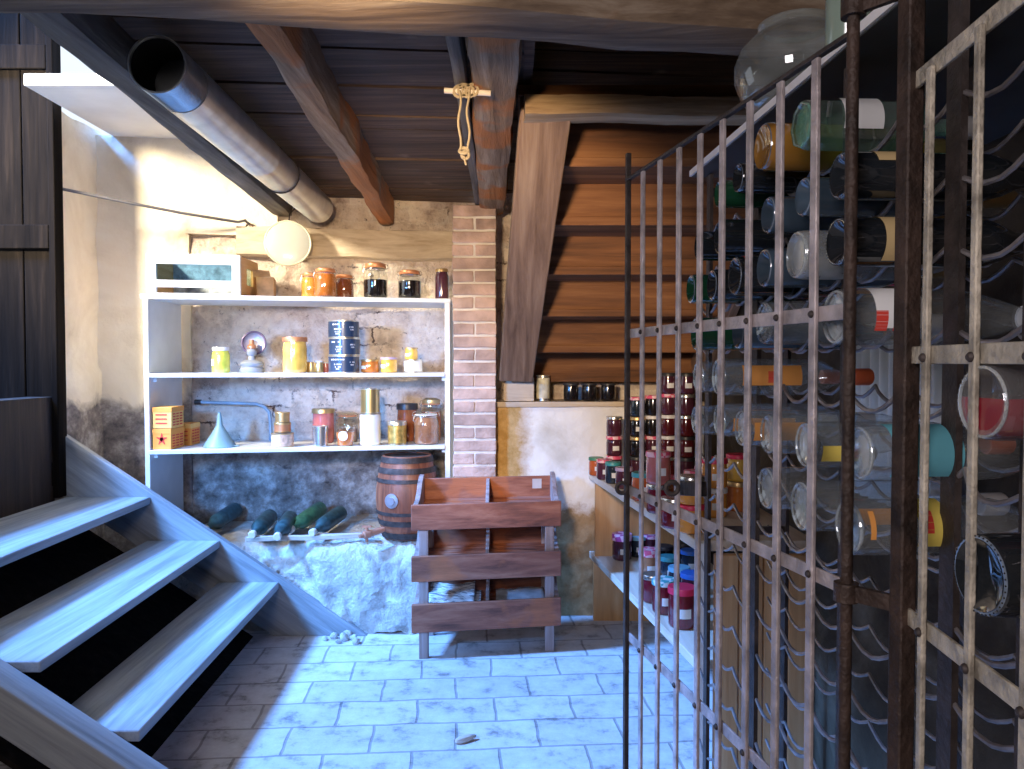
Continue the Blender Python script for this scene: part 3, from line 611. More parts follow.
# folded cardboard behind it
c = SH(267, .55, z); cb = empty('cardboard_carton', c, 'small torn brown cardboard carton beside the white box', 'box')
MB().box(c + Vector((0, 0, .055)), (.085, .10, .109), Matrix.Rotation(.2, 3, 'Z')).rough(.004, 20, 2).obj('carton', plain('brown_card', (.56, .36, .20), .8, var=.25, scale=22), cb, bevel=.002)
mb = MB(); mb.hexa([c + Vector(v) for v in ((-.045, -.05, .1095), (.04, -.052, .1095), (.045, -.09, .135), (-.04, -.088, .14), (-.045, -.05, .1115), (.04, -.052, .1115), (.045, -.09, .137), (-.04, -.088, .142))]); mb.obj('flap', MATS['brown_card'], cb)
# jars on the top shelf
clip_jar(SH(311, .35, z), .042, .125, J['orange'], .97, 'orange preserving jar, leftmost of the three orange ones on the top shelf', 'clip-top preserving jars on the top shelf')
clip_jar(SH(326, .12, z), .052, .138, J['amber'], .98, 'largest amber preserving jar, middle of the three orange ones on the top shelf', 'clip-top preserving jars on the top shelf')
clip_jar(SH(345, .38, z), .045, .120, J['brown'], .97, 'reddish brown preserving jar right behind the large amber one on the top shelf', 'clip-top preserving jars on the top shelf')
clip_jar(SH(376, .2, z), .056, .172, J['black'], .60, 'tallest preserving jar on the top shelf, half full of black preserve', 'clip-top preserving jars on the top shelf')
clip_jar(SH(410, .2, z), .055, .140, J['black'], .72, 'squat preserving jar with black preserve and copper lid, near the shelf end', 'clip-top preserving jars on the top shelf')
jar('jam_jar', SH(442, .2, z), .033, .145, J['plum'], M_goldlid, 'tall narrow black jar with a brass lid at the right end of the top shelf', 'jar', None, neck=.84, lidh=.1)
# middle shelf
z = SZ[1]
t = jar('pickle_jar', SH(221, .25, z), .040, .118, J['green'], LID['white'], 'jar of yellow green pickles on the middle shelf', 'jar', None, True, paper_mat=M_paper, face=FACE - .9)
c = SH(252, .35, z); t = empty('oil_lamp', c, 'old oil lamp with a round tin reflector on the middle shelf', 'lamp')
T = TR(c + Vector((0, 0, .0005)))
MB().lathe([(0, 0), (.058, 0), (.062, .008), (.060, .022), (.050, .030), (.056, .036), (.060, .046), (.050, .056), (.02, .064), (.016, .085), (.022, .09), (.026, .108), (.018, .12), (.0, .122)], T, 30).obj('base', M_greybase, t)
MB().lathe([(.010, .118), (.022, .122), (.022, .135), (.012, .145), (.011, .165), (0, .166)], T, 20).obj('burner', M_copperlid, t)
d = Vector((.18, -1, .12)).normalized(); cc = c + Vector((.0, .035, .15))
MB().lathe([(0, -.006), (.045, -.002), (.056, .006), (.056, .008), (.045, .001), (0, -.003)], TR(cc, d), 36).obj('reflector', M_mirror, t)
mb = MB(); mb.torus(cc + d * .007, .057, .0055, d.to_track_quat('Z', 'Y').to_matrix(), 36, 8); mb.tube([cc + Vector((0, .005, -.05)), c + Vector((0, .02, .06))], .004); mb.obj('reflector_ring', M_purple, t)
jar('honey_jar', SH(295, .2, z), .055, .165, J['yellow'], M_copperlid, 'large jar of golden honey with a copper lid on the middle shelf', 'jar', lidh=.13, neck=.95)
jar('spice_jar', SH(311, .3, z), .022, .050, M_gold, M_goldlid, 'small brass coloured spice tin next to the golden honey jar', 'jar', 'small spice tins', neck=.96)
jar('spice_jar', SH(319, .3, z), .020, .056, M_gold, LID['white'], 'small brass spice tin with a white cap, middle of three small ones', 'jar', 'small spice tins', neck=.96)
jar('spice_jar', SH(326, .45, z), .018, .050, J['pink'], LID['white'], 'tiny pink jar beside the stacked navy tins', 'jar', 'small spice tins', neck=.96)
c = SH(344, .2, z); h = .080
for k, w in enumerate(('bottom', 'middle', 'top')):
    p = c + Vector((.003 * (k % 2), 0, k * (h * KS + .001))); t = tin('food_tin', p, .071, h - .001, M_navy, M_tinrim, 'navy blue round tin with white print, %s of the stack of three' % w, 'tin', 'stacked navy tins')
    mb = MB(); a0 = math.atan2(-p.y, -p.x)
    for zz, s, wd in ((.062, -.45, .50), (.040, -.40, .26), (.028, -.40, .20), (.019, -.42, .12), (.05, .55, .18), (.038, .55, .12)):
        for q in range(6):
            if random.random() < .85:
                aa = a0 + s - wd + 2 * wd * q / 6; patch(mb, .0718 * KS, zz * KS - .004, zz * KS + .003, p, aa + wd / 6, wd / 8, 3)
    mb.obj('lettering', M_ink, t)
jar('honey_jar', SH(370, .25, z), .042, .062, J['amber'], M_goldlid, 'low orange jar with a brass lid just right of the navy tins', 'jar', neck=.95, paper=True, face=FACE - .7)
jar('honey_jar', SH(389, .25, z), .040, .072, J['yellow'], LID['lilac'], 'low yellow jar with a lilac lid on the middle shelf', 'jar', neck=.93, paper=True, face=FACE - .7)
c = SH(413, .3, z); tin('food_tin', c, .044, .060, M_silver, M_tinrim, 'squat tin with a white label under a small pale jar', 'tin', None, band=M_paper)
jar('mustard_jar', c + Vector((-.008, 0, .066)), .031, .058, J['yellow'], M_goldlid, 'small pale yellow jar standing on a squat white tin', 'jar', paper=True, neck=.95, face=FACE - .6)
# bottom shelf
z = SZ[2]
def carton(c, w, d, h, rz, label, mats, star):
    t = empty('card_box', c, label, 'box', 'orange boxes on the bottom shelf'); Mz = Matrix.Rotation(rz, 3, 'Z'); c = Vector(c) + Vector((0, 0, .0005))
    MB().box(c + Vector((0, 0, h / 2)), (w, d, h), Mz).obj('carton', mats[0], t, bevel=.002)
    MB().box(c + Vector((0, 0, h - .012)), (w + .003, d + .003, .0235), Mz).obj('lid', mats[1], t, bevel=.001)
    mb = MB()
    for k in range(5):
        for f in range(3): mb.box(c + Mz @ Vector((w / 2 + .001, -d * .30 + f * d * .28, h * .15 + k * h * .13)), (.002, d * .18, .006), Mz)
    if star:
        for k in range(5):
            a = k * 2 * PI / 5 + PI / 2; p = c + Mz @ Vector((0, -d / 2 - .001, h * .5)); e = Mz @ Vector((math.cos(a) * .026, 0, math.sin(a) * .03)); s = Mz @ Vector((math.cos(a + 1.57) * .008, 0, math.sin(a + 1.57) * .008))
            mb.hexa([p - s, p + s, p + e + s * .2, p + e - s * .2] + [q + Vector((0, -.0012, 0)) for q in (p - s, p + s, p + e + s * .2, p + e - s * .2)])
    else:
        for k in range(3): mb.box(c + Mz @ Vector((-.004, -d / 2 - .001, h * .25 + k * h * .2)), (w * .6, .002, .006), Mz)
    mb.obj('red_print', M_red, t, smooth=False); return t
c = SH(168, .2, z); carton(c, .088, .15, .100, .0, 'orange card box with a red emblem, bottom of the pair stacked at the shelf end', (M_orange, M_orange), True)
carton(c + Vector((0, 0, .102)), .088, .15, .102, .04, 'yellow orange card box with red sides, on top of another at the shelf end', (M_yellowcard, M_orange), False)
c = SH(188, .62, z); carton(c, .070, .12, .110, .05, 'single lower orange box right behind the two stacked ones', (M_orange, M_yellowcard), False)
c = SH(219, .25, z); t = empty('funnel', c, 'pale blue grey plastic funnel standing upside down', 'funnel')
MB().lathe([(.078, 0), (.080, .004), (.074, .012), (.030, .082), (.015, .110), (.011, .150), (.006, .172), (.004, .172), (.008, .150), (.012, .110), (.027, .082), (.072, .010)], TR(c + Vector((0, 0, .0005))), 36).obj('cone', M_funnel, t)
MB().torus(c + Vector((.083, -.0, .006)), .012, .003, Matrix.Rotation(0, 3, 'X'), 16, 6).obj('hanging_loop', M_funnel, t)
a = SH(197, .93, z + .21); b = SH(256, .9, z + .198); e = SH(270, .86, z + .0005)
t = empty('bent_pipe', e, 'bent blue grey pipe leaning behind the funnel', 'pipe')
MB().tube([a, a.lerp(b, .5), b, b.lerp(Vector((e.x, e.y, b.z)), .55) + Vector((0, 0, -.012)), Vector((e.x - .006, e.y, z + .155)), Vector((e.x, e.y, z + .10)), e + Vector((0, 0, .002))], .0095, 12).obj('pipe', M_hose, t)
MB().tube([a + Vector((-.012, 0, 0)), a + Vector((.02, 0, 0))], .014, 12).obj('end_fitting', M_iron, t)
c = SH(282, .15, z)
for k, (r, h, m, w) in enumerate(((.050, .062, plain('striped_tin', (.66, .46, .34), .5, var=.3, scale=60), 'wide bottom tin of the three stacked round ones'), (.037, .040, M_copperlid, 'middle copper tin of the three stacked round ones'), (.032, .042, M_goldlid, 'small top tin of the three stacked round ones'))):
    tin('round_tin', c + Vector((0, 0, (0, .073, .122)[k])), r, h, m, M_goldlid, w + ' beside the pipe', 'tin', 'three stacked round tins', lid=M_goldlid if k else None)
tin('food_tin', SH(320, .1, z), .034, .094, M_silver, M_tinrim, 'plain shiny silver tin near the shelf front', 'tin')
jar('preserve_jar', SH(323, .55, z), .052, .165, J['pink'], M_goldlid, 'jar of pinkish preserve behind the silver tin', 'jar', neck=.97, lidh=.13)
c = SH(345, .12, z); t = empty('glass_beaker', c, 'tapered glass pot with a round white sticker and orange contents', 'jar'); T = TR(c + Vector((0, 0, .0005)))
MB().lathe([(0, 0), (.040, 0), (.0415, .008), (.052, .096), (.056, .100), (.056, .106), (.051, .106)], T, 28).obj('glass_pot', G_jar, t)
MB().lathe([(0, .004), (.038, .004), (.0475, .070), (0, .070)], T, 28).obj('contents', J['amber'], t)
ang = math.atan2(-c.y, -c.x) - .25; nd = Vector((math.cos(ang), math.sin(ang), -.1)).normalized()
MB().lathe([(0, .0), (.024, .0), (.024, .002), (0, .002)], TR(c + nd * .047 + Vector((0, 0, .058)), nd), 24).obj('round_sticker', M_paper, t)
clip_jar(SH(347, .6, z), .050, .150, J['meat'], .5, 'empty looking clip-top jar behind the tapered glass pot', lidmat=G_jar)
c = SH(370, .15, z); tin('food_tin', c, .0475, .148, M_paper, M_tinrim, 'tall white labelled can under the gold can', 'tin', None, band=M_paper)
tin('food_tin', c + Vector((0, 0, .162)), .044, .115, M_gold, M_tinrim, 'shiny gold can on top of the tall white can', 'tin')
tin('food_tin', SH(397, .12, z), .043, .108, M_gold, M_tinrim, 'gold can with a pale lid between the white can and clip jar', 'tin', lid=M_tinrim, band=plain('gold_printed', (.66, .44, .12), .35, .6, var=.35, scale=50))
jar('preserve_jar', SH(407, .6, z), .050, .185, J['brown'], LID['black'], 'tall dark brown jar behind the gold can', 'jar', neck=.97, lidh=.16)
clip_jar(SH(426, .17, z), .060, .165, J['meat'], .92, 'big clip-top jar of mottled brown preserve at the front shelf end', lidmat=G_jar, gasket=LID['white'])
clip_jar(SH(431, .62, z), .052, .215, J['rust'], .80, 'taller clip-top jar with orange contents at the back shelf corner', lidmat=M_goldlid)

KS = 1.
# ================================================================== UNDER THE SHELVES
def bottle(name, base, axis, r, L, glass, label, cat, group, kind='wine', cap=None, caplen=.05, sticker=None, liquid=None, dots=False, spin=0., half=1.25, s0=.22, s1=.50, capname='capsule'):
    ax = Vector(axis).normalized(); t = empty(name, base, label, cat, group); T = TR(base, ax, spin)
    if kind == 'wine': pr = [(0, .022), (r * .35, .018), (r * .70, .004), (r * .86, 0), (r * .97, .003), (r, .010), (r, L * .60), (r * .97, L * .64), (r * .80, L * .70), (r * .52, L * .76), (r * .41, L * .81), (r * .38, L * .97), (r * .43, L * .97), (r * .43, L), (0, L)]
    elif kind == 'spirit': pr = [(0, .010), (r * .5, .007), (r * .78, .002), (r * .9, 0), (r * .98, .004), (r, .012), (r, L * .58), (r * .98, L * .63), (r * .84, L * .70), (r * .55, L * .75), (r * .40, L * .79), (r * .36, L * .86), (r * .36, L), (0, L)]
    elif kind == 'jug': pr = [(0, .012), (r * .6, .006), (r * .86, 0), (r * .97, .004), (r, .014), (r, L * .52), (r * .93, L * .62), (r * .70, L * .74), (r * .40, L * .86), (r * .33, L * .9), (r * .33, L), (0, L)]
    n = 44 if r * F / max(.4, Vector(base).length) > 20 else 30
    mb = MB()
    if kind == 'square': # octagonal shouldered gin bottle
        n = 8; pr = [(0, .006), (r * .8, .004), (r * .92, 0), (r * 1.0, .006), (r * 1.04, .012), (r * 1.04, L * .62), (r * .95, L * .68), (r * .42, L * .74), (r * .36, L * .78), (r * .36, L), (0, L)]
    mb.lathe(pr, T, n)
    if dots:
        for k in range(40):
            a = 2 * PI * k / 40; q = T @ Vector((r * .93 * math.cos(a), r * .93 * math.sin(a), .0005))
            for f in bmesh.ops.create_icosphere(mb.bm, subdivisions=1, radius=r * .026, matrix=Matrix.Translation(q))['verts']: pass
    mb.obj('glass_body', glass, t)
    if dots is not None and r > .02 and group.startswith('bottles'):
        clear = glass.name in ('clear_glass', 'pale_green_glass', 'frosted_glass')
        mb = MB(); mb.torus(Vector(base) + ax * .002, r * .90, r * .045, T.to_3x3(), n, 6)
        if clear and not liquid: mb.lathe([(r * .86, .006), (r * .55, .011), (r * .15, .022), (0, .024), (r * .15, .0225), (r * .55, .0115)], T, n)
        mb.obj('base_glint', G_base if clear else M_heelglint, t)  # pale ring and disc stand in for light caught in the base
    if liquid:
        lv = liquid[1]; q2 = []     # wine lying in the lower part of the bottle: cut the round section level
        nrm = T.to_3x3() @ Vector((0, 0, 1)); m2 = MB(); rings = []
        sd = ax.cross(Vector((0, 0, 1))).normalized(); upv = sd.cross(ax).normalized()
        al = math.acos(max(-1, min(1, -lv)))
        for d_, k_ in ((.003, .86), (.012, .965), (L * .58, .965), (L * .66, .86)):
            ring = [Vector(base) + ax * d_ + (sd * math.sin(a) + upv * -math.cos(a)) * r * k_ for a in [(-1 + 2 * i / 24) * al for i in range(25)]]; rings.append(ring)
        m2.loft(rings); m2.obj('wine', liquid[0], t)
    if cap: MB().lathe([(r * .44, L - caplen), (r * .46, L - caplen + .002), (r * .47, L + .002), (r * .40, L + .006), (0, L + .006)], T, 20).obj(capname, cap, t)
    if sticker:
        stk = sticker if isinstance(sticker, list) else [(sticker, s0, s1, 0., half)]
        for (m, q0, q1, off, hf) in stk:
            loc = ax.cross(Vector((0, 0, 1))); R = T.to_3x3()
            v = R.transposed() @ Vector((0, -.9, .45)); a = math.atan2(v.y, v.x) + off
            rr = r * (1.04 if kind == 'square' else 1.) + .0009
            MB().lathe([(rr, L * q0), (rr, L * q1)], T, 16, a - hf, a + hf).obj('paper_label', m, t)
    return t
grp = 'dusty bottles lying on the stone ledge'
def lying(px, py, pxn, pyn, mat, lab, up=.018):
    "bottle lying on the ledge: bottom end at the back, cork towards the room"
    r = .040; base = PZ(px, py, LZ + r + .045 - .0); neck = PZ(pxn, pyn, LZ + .035); d = (neck - base).normalized(); L = .30
    return bottle('wine_bottle', neck - d * L, d, r, L, mat, lab, 'bottle', grp, 'wine', M_foilwhite, .022, capname='cork')
lying(238, 508, 204, 530, M_bottle_dusty, 'dusty blue-black bottle lying apart near the shelf leg')
lying(280, 506, 252, 535, M_bottle_dusty, 'dusty dark bottle, first of the four lying together by the batten')
lying(297, 508, 277, 537, M_bottle_dusty, 'dusty dark bottle, second of the four lying together by the batten')
lying(318, 510, 290, 530, M_bottle_green, 'greenish dusty bottle among the four lying together')
lying(344, 510, 312, 533, M_bottle_dusty, 'dusty dark bottle nearest the barrel, last of the four')
a, b = PZ(246, 539, LZ + .012), PZ(374, 535, LZ + .012)
o = MB().bar(a, b, .028, .022).rough(.004, 14, 6).obj('wooden_batten', M_stick, bevel=.002); tag(o, 'pale wooden batten under the bottle necks', 'batten')
# barrel
bc = Vector((-.53, 3.83, LZ - .005)); br = empty('wooden_barrel', bc, 'small wooden barrel with iron hoops and a tap', 'barrel'); bh = .41
def bR(t): return .122 + .036 * math.sin(PI * min(1, max(0, t)))
pr = [(0, .025), (bR(0) - .014, .025), (bR(0) - .010, 0), (bR(0), 0)] + [(bR(k / 14), bh * k / 14) for k in range(1, 14)] + [(bR(1), bh), (bR(1) - .010, bh), (bR(1) - .014, bh - .02), (0, bh - .02)]
mb = MB(); mb.lathe(pr, TR(bc), 44)
for v in mb.bm.verts:
    a = math.atan2(v.co.y - bc.y, v.co.x - bc.x); g = abs((a * 22 / (2 * PI)) % 1 - .5)
    if g < .14: v.co.x += (bc.x - v.co.x) * .012; v.co.y += (bc.y - v.co.y) * .012
mb.obj('staves', M_barrel, br)
for t0, t1 in ((.01, .085), (.17, .235), (.30, .34), (.69, .735), (.80, .865), (.925, .99)):
    MB().lathe([(bR(t0) + .0005, bh * t0), (bR(t0) + .004, bh * t0), (bR((t0 + t1) / 2) + .004, bh * (t0 + t1) / 2), (bR(t1) + .004, bh * t1), (bR(t1) + .0005, bh * t1)], TR(bc), 44).obj('hoop', M_iron, br)
fd = Vector((-.35, -.93, 0)).normalized(); p = bc + fd * .155 + Vector((0, 0, .20))
mb = MB(); mb.lathe([(0, 0), (.036, 0), (.036, .008), (.020, .010), (.020, .018), (0, .018)], TR(p, fd), 28); mb.obj('bung_plate', plain('pewter', (.42, .38, .40), .4, .7, var=.2), br)
p = bc + Vector((-.10, -.115, .055)); td = Vector((-.75, -.62, -.12)).normalized()
mb = MB(); mb.lathe([(0, 0), (.012, 0), (.016, .02), (.016, .075), (.020, .08), (.020, .11), (.012, .115), (.010, .135), (0, .135)], TR(p, td), 18); q = p + td * .095
mb.tube([q + Vector((0, 0, -.035)), q + Vector((0, 0, .035))], .008, 10); mb.obj('tap', plain('tap_wood', (.52, .22, .13), .5, var=.15), br)
MB().bar(q + Vector((-.022, 0, .038)), q + Vector((.022, 0, .038)), .012, .010).obj('tap_key', MATS['tap_wood'], br)

# ================================================================== APPLE CRATE RACK
o0 = Vector((-.437, 3.27, 0)); uu = Vector((.656, .10, 0)).normalized(); vv = Vector((-.02, 1, 0)).normalized(); CW = .664; CD = .33
cr = empty('fruit_rack', o0 + uu * CW / 2, 'reddish brown wooden three tier fruit rack standing on the floor', 'rack')
def cq(u0, u1, v0, v1, z0, z1, z0b=None, z1b=None):
    z0b = z0 if z0b is None else z0b; z1b = z1 if z1b is None else z1b
    q = [o0 + uu * u0 + vv * v0, o0 + uu * u1 + vv * v0, o0 + uu * u1 + vv * v1, o0 + uu * u0 + vv * v1]
    return [q[0] + Vector((0, 0, z0)), q[1] + Vector((0, 0, z0)), q[2] + Vector((0, 0, z0b)), q[3] + Vector((0, 0, z0b)), q[0] + Vector((0, 0, z1)), q[1] + Vector((0, 0, z1)), q[2] + Vector((0, 0, z1b)), q[3] + Vector((0, 0, z1b))]
TI = [(.571, .683), (.346, .458), (.122, .247)]
for (u0, u1) in ((.030, .072), (CW - .072, CW - .030)):
    MB().hexa(cq(u0, u1, .0185, .045, 0, .60)).obj('leg', M_crate_grey, cr, bevel=.003)
    MB().hexa(cq(u0, u1, CD - .03, CD - .005, 0, .60)).obj('leg', M_crate_grey, cr, bevel=.003)
for k, (z0, z1) in enumerate(TI):
    MB().hexa(cq(0, CW, 0, .018, z0, z1)).obj('front_board', M_crate, cr, bevel=.003)
    MB().hexa(cq(.02, CW - .02, CD - .004, CD + .012, z0 + .07, z1 + .065)).obj('back_board', M_crate, cr, bevel=.003)
    for s in (0, 1):
        mb = MB(); us = (.006, .028) if s == 0 else (CW - .028, CW - .006)
        prof = [(.018, z0 + .01), (CD, z0 + .07), (CD, z1 + .085), (CD * .84, z1 + .083), (CD * .66, z1 + .062), (CD * .50, z1 + .025), (CD * .30, z1 + .004), (.018, z1 - .004)]
        mb.loft([[o0 + uu * u + vv * v + Vector((0, 0, zz)) for v, zz in prof] for u in us]); mb.obj('side_board', M_crate_grey, cr, smooth=False, bevel=.002)
    MB().hexa(cq(CW / 2 - .008, CW / 2 + .008, .018, CD - .004, z0 + .025, z1 - .002, z0 + .085, z1 + .06)).obj('divider', M_crate_grey, cr, bevel=.002)
    for j in range(7):
        v0 = .022 + j * .044; t = v0 / CD
        MB().hexa(cq(.028, CW - .028, v0, v0 + .034, z0 + .012 + .06 * t, z0 + .022 + .06 * t, z0 + .012 + .06 * (v0 + .034) / CD, z0 + .022 + .06 * (v0 + .034) / CD)).obj('slat', M_crate, cr)
MB().hexa(cq(CW - .115, CW - .07, CD - .0055, CD - .0045, .688, .735)).obj('paper_label', plain('grey_sticker', (.50, .46, .44), .8, var=.2), cr)
def paper(u0, u1, v0, v1, zz, lab, m, amp=.015, seed=0):
    mb = MB(); V = []
    for i in range(15):
        row = []
        for j in range(11):
            u = u0 + (u1 - u0) * i / 14; v = v0 + (v1 - v0) * j / 10; q = o0 + uu * u + vv * v
            n = noise.noise(Vector((u * 9 + seed, v * 9, seed))) + .6 * abs(noise.noise(Vector((u * 24 + seed, v * 24, 2.)))); row.append(mb.bm.verts.new(q + Vector((0, 0, zz + .06 * v / CD + .012 + amp * (1 + n)))))
        V.append(row)
    for i in range(14):
        for j in range(10): mb.bm.faces.new((V[i][j], V[i + 1][j], V[i + 1][j + 1], V[i][j + 1]))
    o = mb.obj('newspaper', m); s = o.modifiers.new('thickness', 'SOLIDIFY'); s.thickness = .002; tag(o, lab, 'newspaper', 'old newspapers in the bottom tray'); return o
NP = newsprint()
paper(.05, .30, .03, .27, .137, 'crumpled newspaper in the left half of the bottom tray', NP, .018, 1)
paper(.06, .27, .10, .30, .165, 'second newspaper sheet lying on top at the left of the bottom tray', NP, .018, 5)
paper(.37, .60, .05, .29, .138, 'flat newspaper in the right half of the bottom tray', plain('blue_grey_sheet', (.50, .56, .62), .8, var=.35, scale=14), .010, 9)
a = PZ(455, 742, .008); o = MB(); o.lathe([(0, 0), (.008, .004), (.014, .02), (.012, .05), (.006, .075), (0, .08)], TR(a, Vector((.7, .35, .05))), 8); o = o.obj('wood_splinter', M_stick); tag(o, 'pale splinter of wood lying on the floor', 'splinter')
# rubble by the foot of the stairs
for k in range(7):
    p = Vector((-.80 + random.uniform(-.10, .12), 3.50 + random.uniform(-.04, .07), 0)); r = random.uniform(.012, .026)
    mb = MB(); bmesh.ops.create_icosphere(mb.bm, subdivisions=2, radius=r, matrix=Matrix.Translation(p + Vector((0, 0, r * .6)))); mb.rough(.007, 40)
    o = mb.obj('stone_chip', MATS['limewashed_stone']); tag(o, 'small plaster chip on the floor at the foot of the steps', 'stone', 'plaster chips on the floor')

# ================================================================== STAIRCASE SEEN FROM BELOW
us = empty('boarded_staircase', (.45, 3.2, 1.25), 'underside of a brown wooden staircase rising over the jars', 'staircase')
y0, z0, y1, z1 = 3.98, 1.20, 2.47, 2.16; n = 6
for k in range(n):
    ya = y0 + (y1 - y0) * k / n; yb = y0 + (y1 - y0) * (k + 1) / n; za = z0 + (z1 - z0) * k / n; zb = z0 + (z1 - z0) * (k + 1) / n
    MB().hexa([(.02, ya - .02, za), (.94, ya - .02, za), (.94, ya, za), (.02, ya, za), (.02, ya - .02, zb), (.94, ya - .02, zb), (.94, ya, zb), (.02, ya, zb)]).obj('riser', M_under, us)
    MB().hexa([(.02, yb - .03, zb - .012), (.94, yb - .03, zb - .012), (.94, ya + .03, zb - .012), (.02, ya + .03, zb - .012), (.02, yb - .03, zb + .022), (.94, yb - .03, zb + .022), (.94, ya + .03, zb + .022), (.02, ya + .03, zb + .022)]).obj('tread', M_under, us, bevel=.003)
p0, p1 = PY(516, 376, 3.78), PY(546, 104, 2.44)
d = (p1 - p0).normalized()
mb = MB(); mb.bar(p0, p1, .165, .07, up=(0, -.6, -.8)); mb.obj('stringer', M_string, us, bevel=.006)
MB().bar((.945, 3.9, 1.22), (.945, 2.44, 2.13), .03, .2, up=(0, .5, .8)).obj('stringer', M_string, us)
MB().bar(PY(509, 378, 3.80), PY(505, 205, 3.2), .012, .03, up=(0, 1, 0)).obj('plaster_edge', M_whitepaint, us)
bpy.data.objects.remove(bpy.data.objects['plaster_edge'])
# jars and can on the ledge
zt = 1.1015
o = MB().box((.035, 3.90, zt + .062), (.155, .10, .121)).obj('wood_block', M_pale, bevel=.004); tag(o, 'pale wood block on the ledge under the stair stringer', 'block')
c = PY(543, 397, 3.92); c.z = zt; tin('food_tin', c, .034, .132, M_silver, M_tinrim, 'upright silver can with a blue and yellow label on the ledge', 'tin', None, band=plain('yellow_white_wrap', (.72, .68, .50), .5, var=.3, scale=24))
for px, w in ((571, 'left'), (589, 'middle'), (608, 'right')):
    c = PY(px, 398, 3.92); c.z = zt; jar('jam_jar', c, .038, .092, J['black'], LID['black'], 'black jam jar on the ledge, %s one of the three' % w, 'jar', 'three black jars on the ledge', neck=.97, lidh=.12)

# ================================================================== JAR BENCH
bn = empty('jar_bench', (.65, 3.1, 0), 'two-level wooden bench crowded with jam jars along the right wall', 'bench')
ZU, ZL = .744, .345
F0, F1 = Vector((.388, 3.83)), Vector((.578, 2.36)); G0, G1 = Vector((.392, 3.83)), Vector((.590, 2.42))
def plank(a, b, z, th, xb=.95): return MB().hexa([(b.x, b.y, z - th), (xb, b.y, z - th), (xb, a.y, z - th), (a.x, a.y, z - th), (b.x, b.y, z), (xb, b.y, z), (xb, a.y, z), (a.x, a.y, z)])
plank(F0, F1, ZU, .034).obj('upper_shelf', M_bench, bn, bevel=.003); plank(G0, G1, ZL, .034).obj('lower_shelf', M_bench, bn, bevel=.003)
MB().hexa([(.41, 3.79, 0), (.94, 3.79, 0), (.94, 3.82, 0), (.41, 3.82, 0), (.41, 3.79, ZL - .035), (.94, 3.79, ZL - .035), (.94, 3.82, ZL - .035), (.41, 3.82, ZL - .035)]).obj('end_panel', M_bench_end, bn)
MB().hexa([(.41, 3.72, ZL + .001), (.94, 3.72, ZL + .001), (.94, 3.75, ZL + .001), (.41, 3.75, ZL + .001), (.41, 3.72, ZU - .035), (.94, 3.72, ZU - .035), (.94, 3.75, ZU - .035), (.41, 3.75, ZU - .035)]).obj('end_panel', M_bench_end, bn)
for k in range(4):
    MB().box((.665 + k * .076, 2.345, .355), (.072, .025, .70)).obj('end_plank', M_bench_end, bn, bevel=.003)
MB().box((.592, 2.345, .372), (.045, .03, .742)).obj('leg', plain('whitewashed_post', (.80, .79, .76), .6, var=.08), bn, bevel=.003)
def bj(px, py, zt, r, h, body, lid, lab, paper=True, stack=0., lidh=.16, group='jam jars on the bench'):
    p = PZ(px, py, zt); p.z += stack
    p.x = max(p.x, .40 + r * .3)
    return jar('jam_jar', p, r, h, J[body], LID[lid] if lid else None, lab, 'jar', group, paper, neck=.95, lidh=lidh, n=20)
U = ZU + .0005; Lo = ZL + .0005
# upper shelf, from the far end
bj(596, 475, U, .036, .088, 'rust', 'green', 'orange-red jar with a green lid at the far front corner of the bench')
bj(604, 479, U, .036, .095, 'plum', 'pink', 'dark jar with a pink lid, second along the front from the far corner')
bj(613, 483, U, .036, .098, 'blue', 'teal', 'blue-black jar with a teal lid, third along the bench front')
bj(624, 488, U, .038, .092, 'plum', 'lilac', 'dark plum jar with a lilac lid, fourth along the bench front')
def tower(px, py, r, h, mats, lids, labs, zt=U):
    for k, (m, l, s) in enumerate(zip(mats, lids, labs)): bj(px, py, zt, r, h, m, l, s, (k * 7 + px) % 3 == 0, k * (h + .0012))
tower(614, 475, .039, .096, ['plum', 'plum', 'plum'], ['pink', 'pink', 'silver'], ['bottom dark red jar of the leftmost tower of three', 'middle dark red jar of the leftmost tower of three, pink lidded', 'top dark red jar with a silver lid on the leftmost tower'])
tower(637, 476, .039, .096, ['plum', 'black', 'black', 'blue'], ['black', 'gold', 'gold', 'pink'], ['lowest jar in the black tower just behind the gate stile', 'second jar up in the black tower behind the gate stile, brass lidded', 'third jar up in the black tower behind the gate stile, brass lidded', 'top blue-black jar with a pink lid on the black tower'])
tower(653, 476, .039, .098, ['black', 'plum', 'black', 'black'], ['silver', 'pink', 'white', 'pink'], ['lowest jar of the third tower from the left on the bench', 'second jar up with a pink lid, third tower from the left', 'third jar up with a white lid, third tower from the left', 'top black jar with a pink lid, third tower from the left'])
tower(668, 477, .040, .100, ['red', 'red', 'red', 'plum', 'plum'], ['silver', 'white', 'white', 'pink', 'black'], ['lowest red jar of the tallest tower on the bench', 'second red jar up, white lidded, in the tallest tower', 'third red jar up, white lidded, in the tallest tower', 'fourth jar up with a pink lid in the tallest tower', 'topmost dark jar of the tallest tower on the bench'])
tower(686, 478, .040, .100, ['plum', 'red', 'red', 'plum', 'plum'], ['black', 'black', 'silver', 'silver', 'black'], ['lowest jar of the tower at the back right of the bench', 'second jar up in the back right tower', 'third jar up in the back right tower, silver lidded', 'fourth jar up in the back right tower, silver lidded', 'topmost jar of the back right tower'])
bj(643, 500, U, .045, .112, 'rust', 'teal', 'orange jar with a teal lid near the middle of the bench front')
bj(658, 512, U, .043, .105, 'burg', 'silver', 'burgundy jar under the pink-lidded jar at the bench front')
bj(658, 512, U, .045, .120, 'pink', 'pink', 'pale pink jar with a pink gingham lid and white label, stacked at the bench front', stack=.1065)
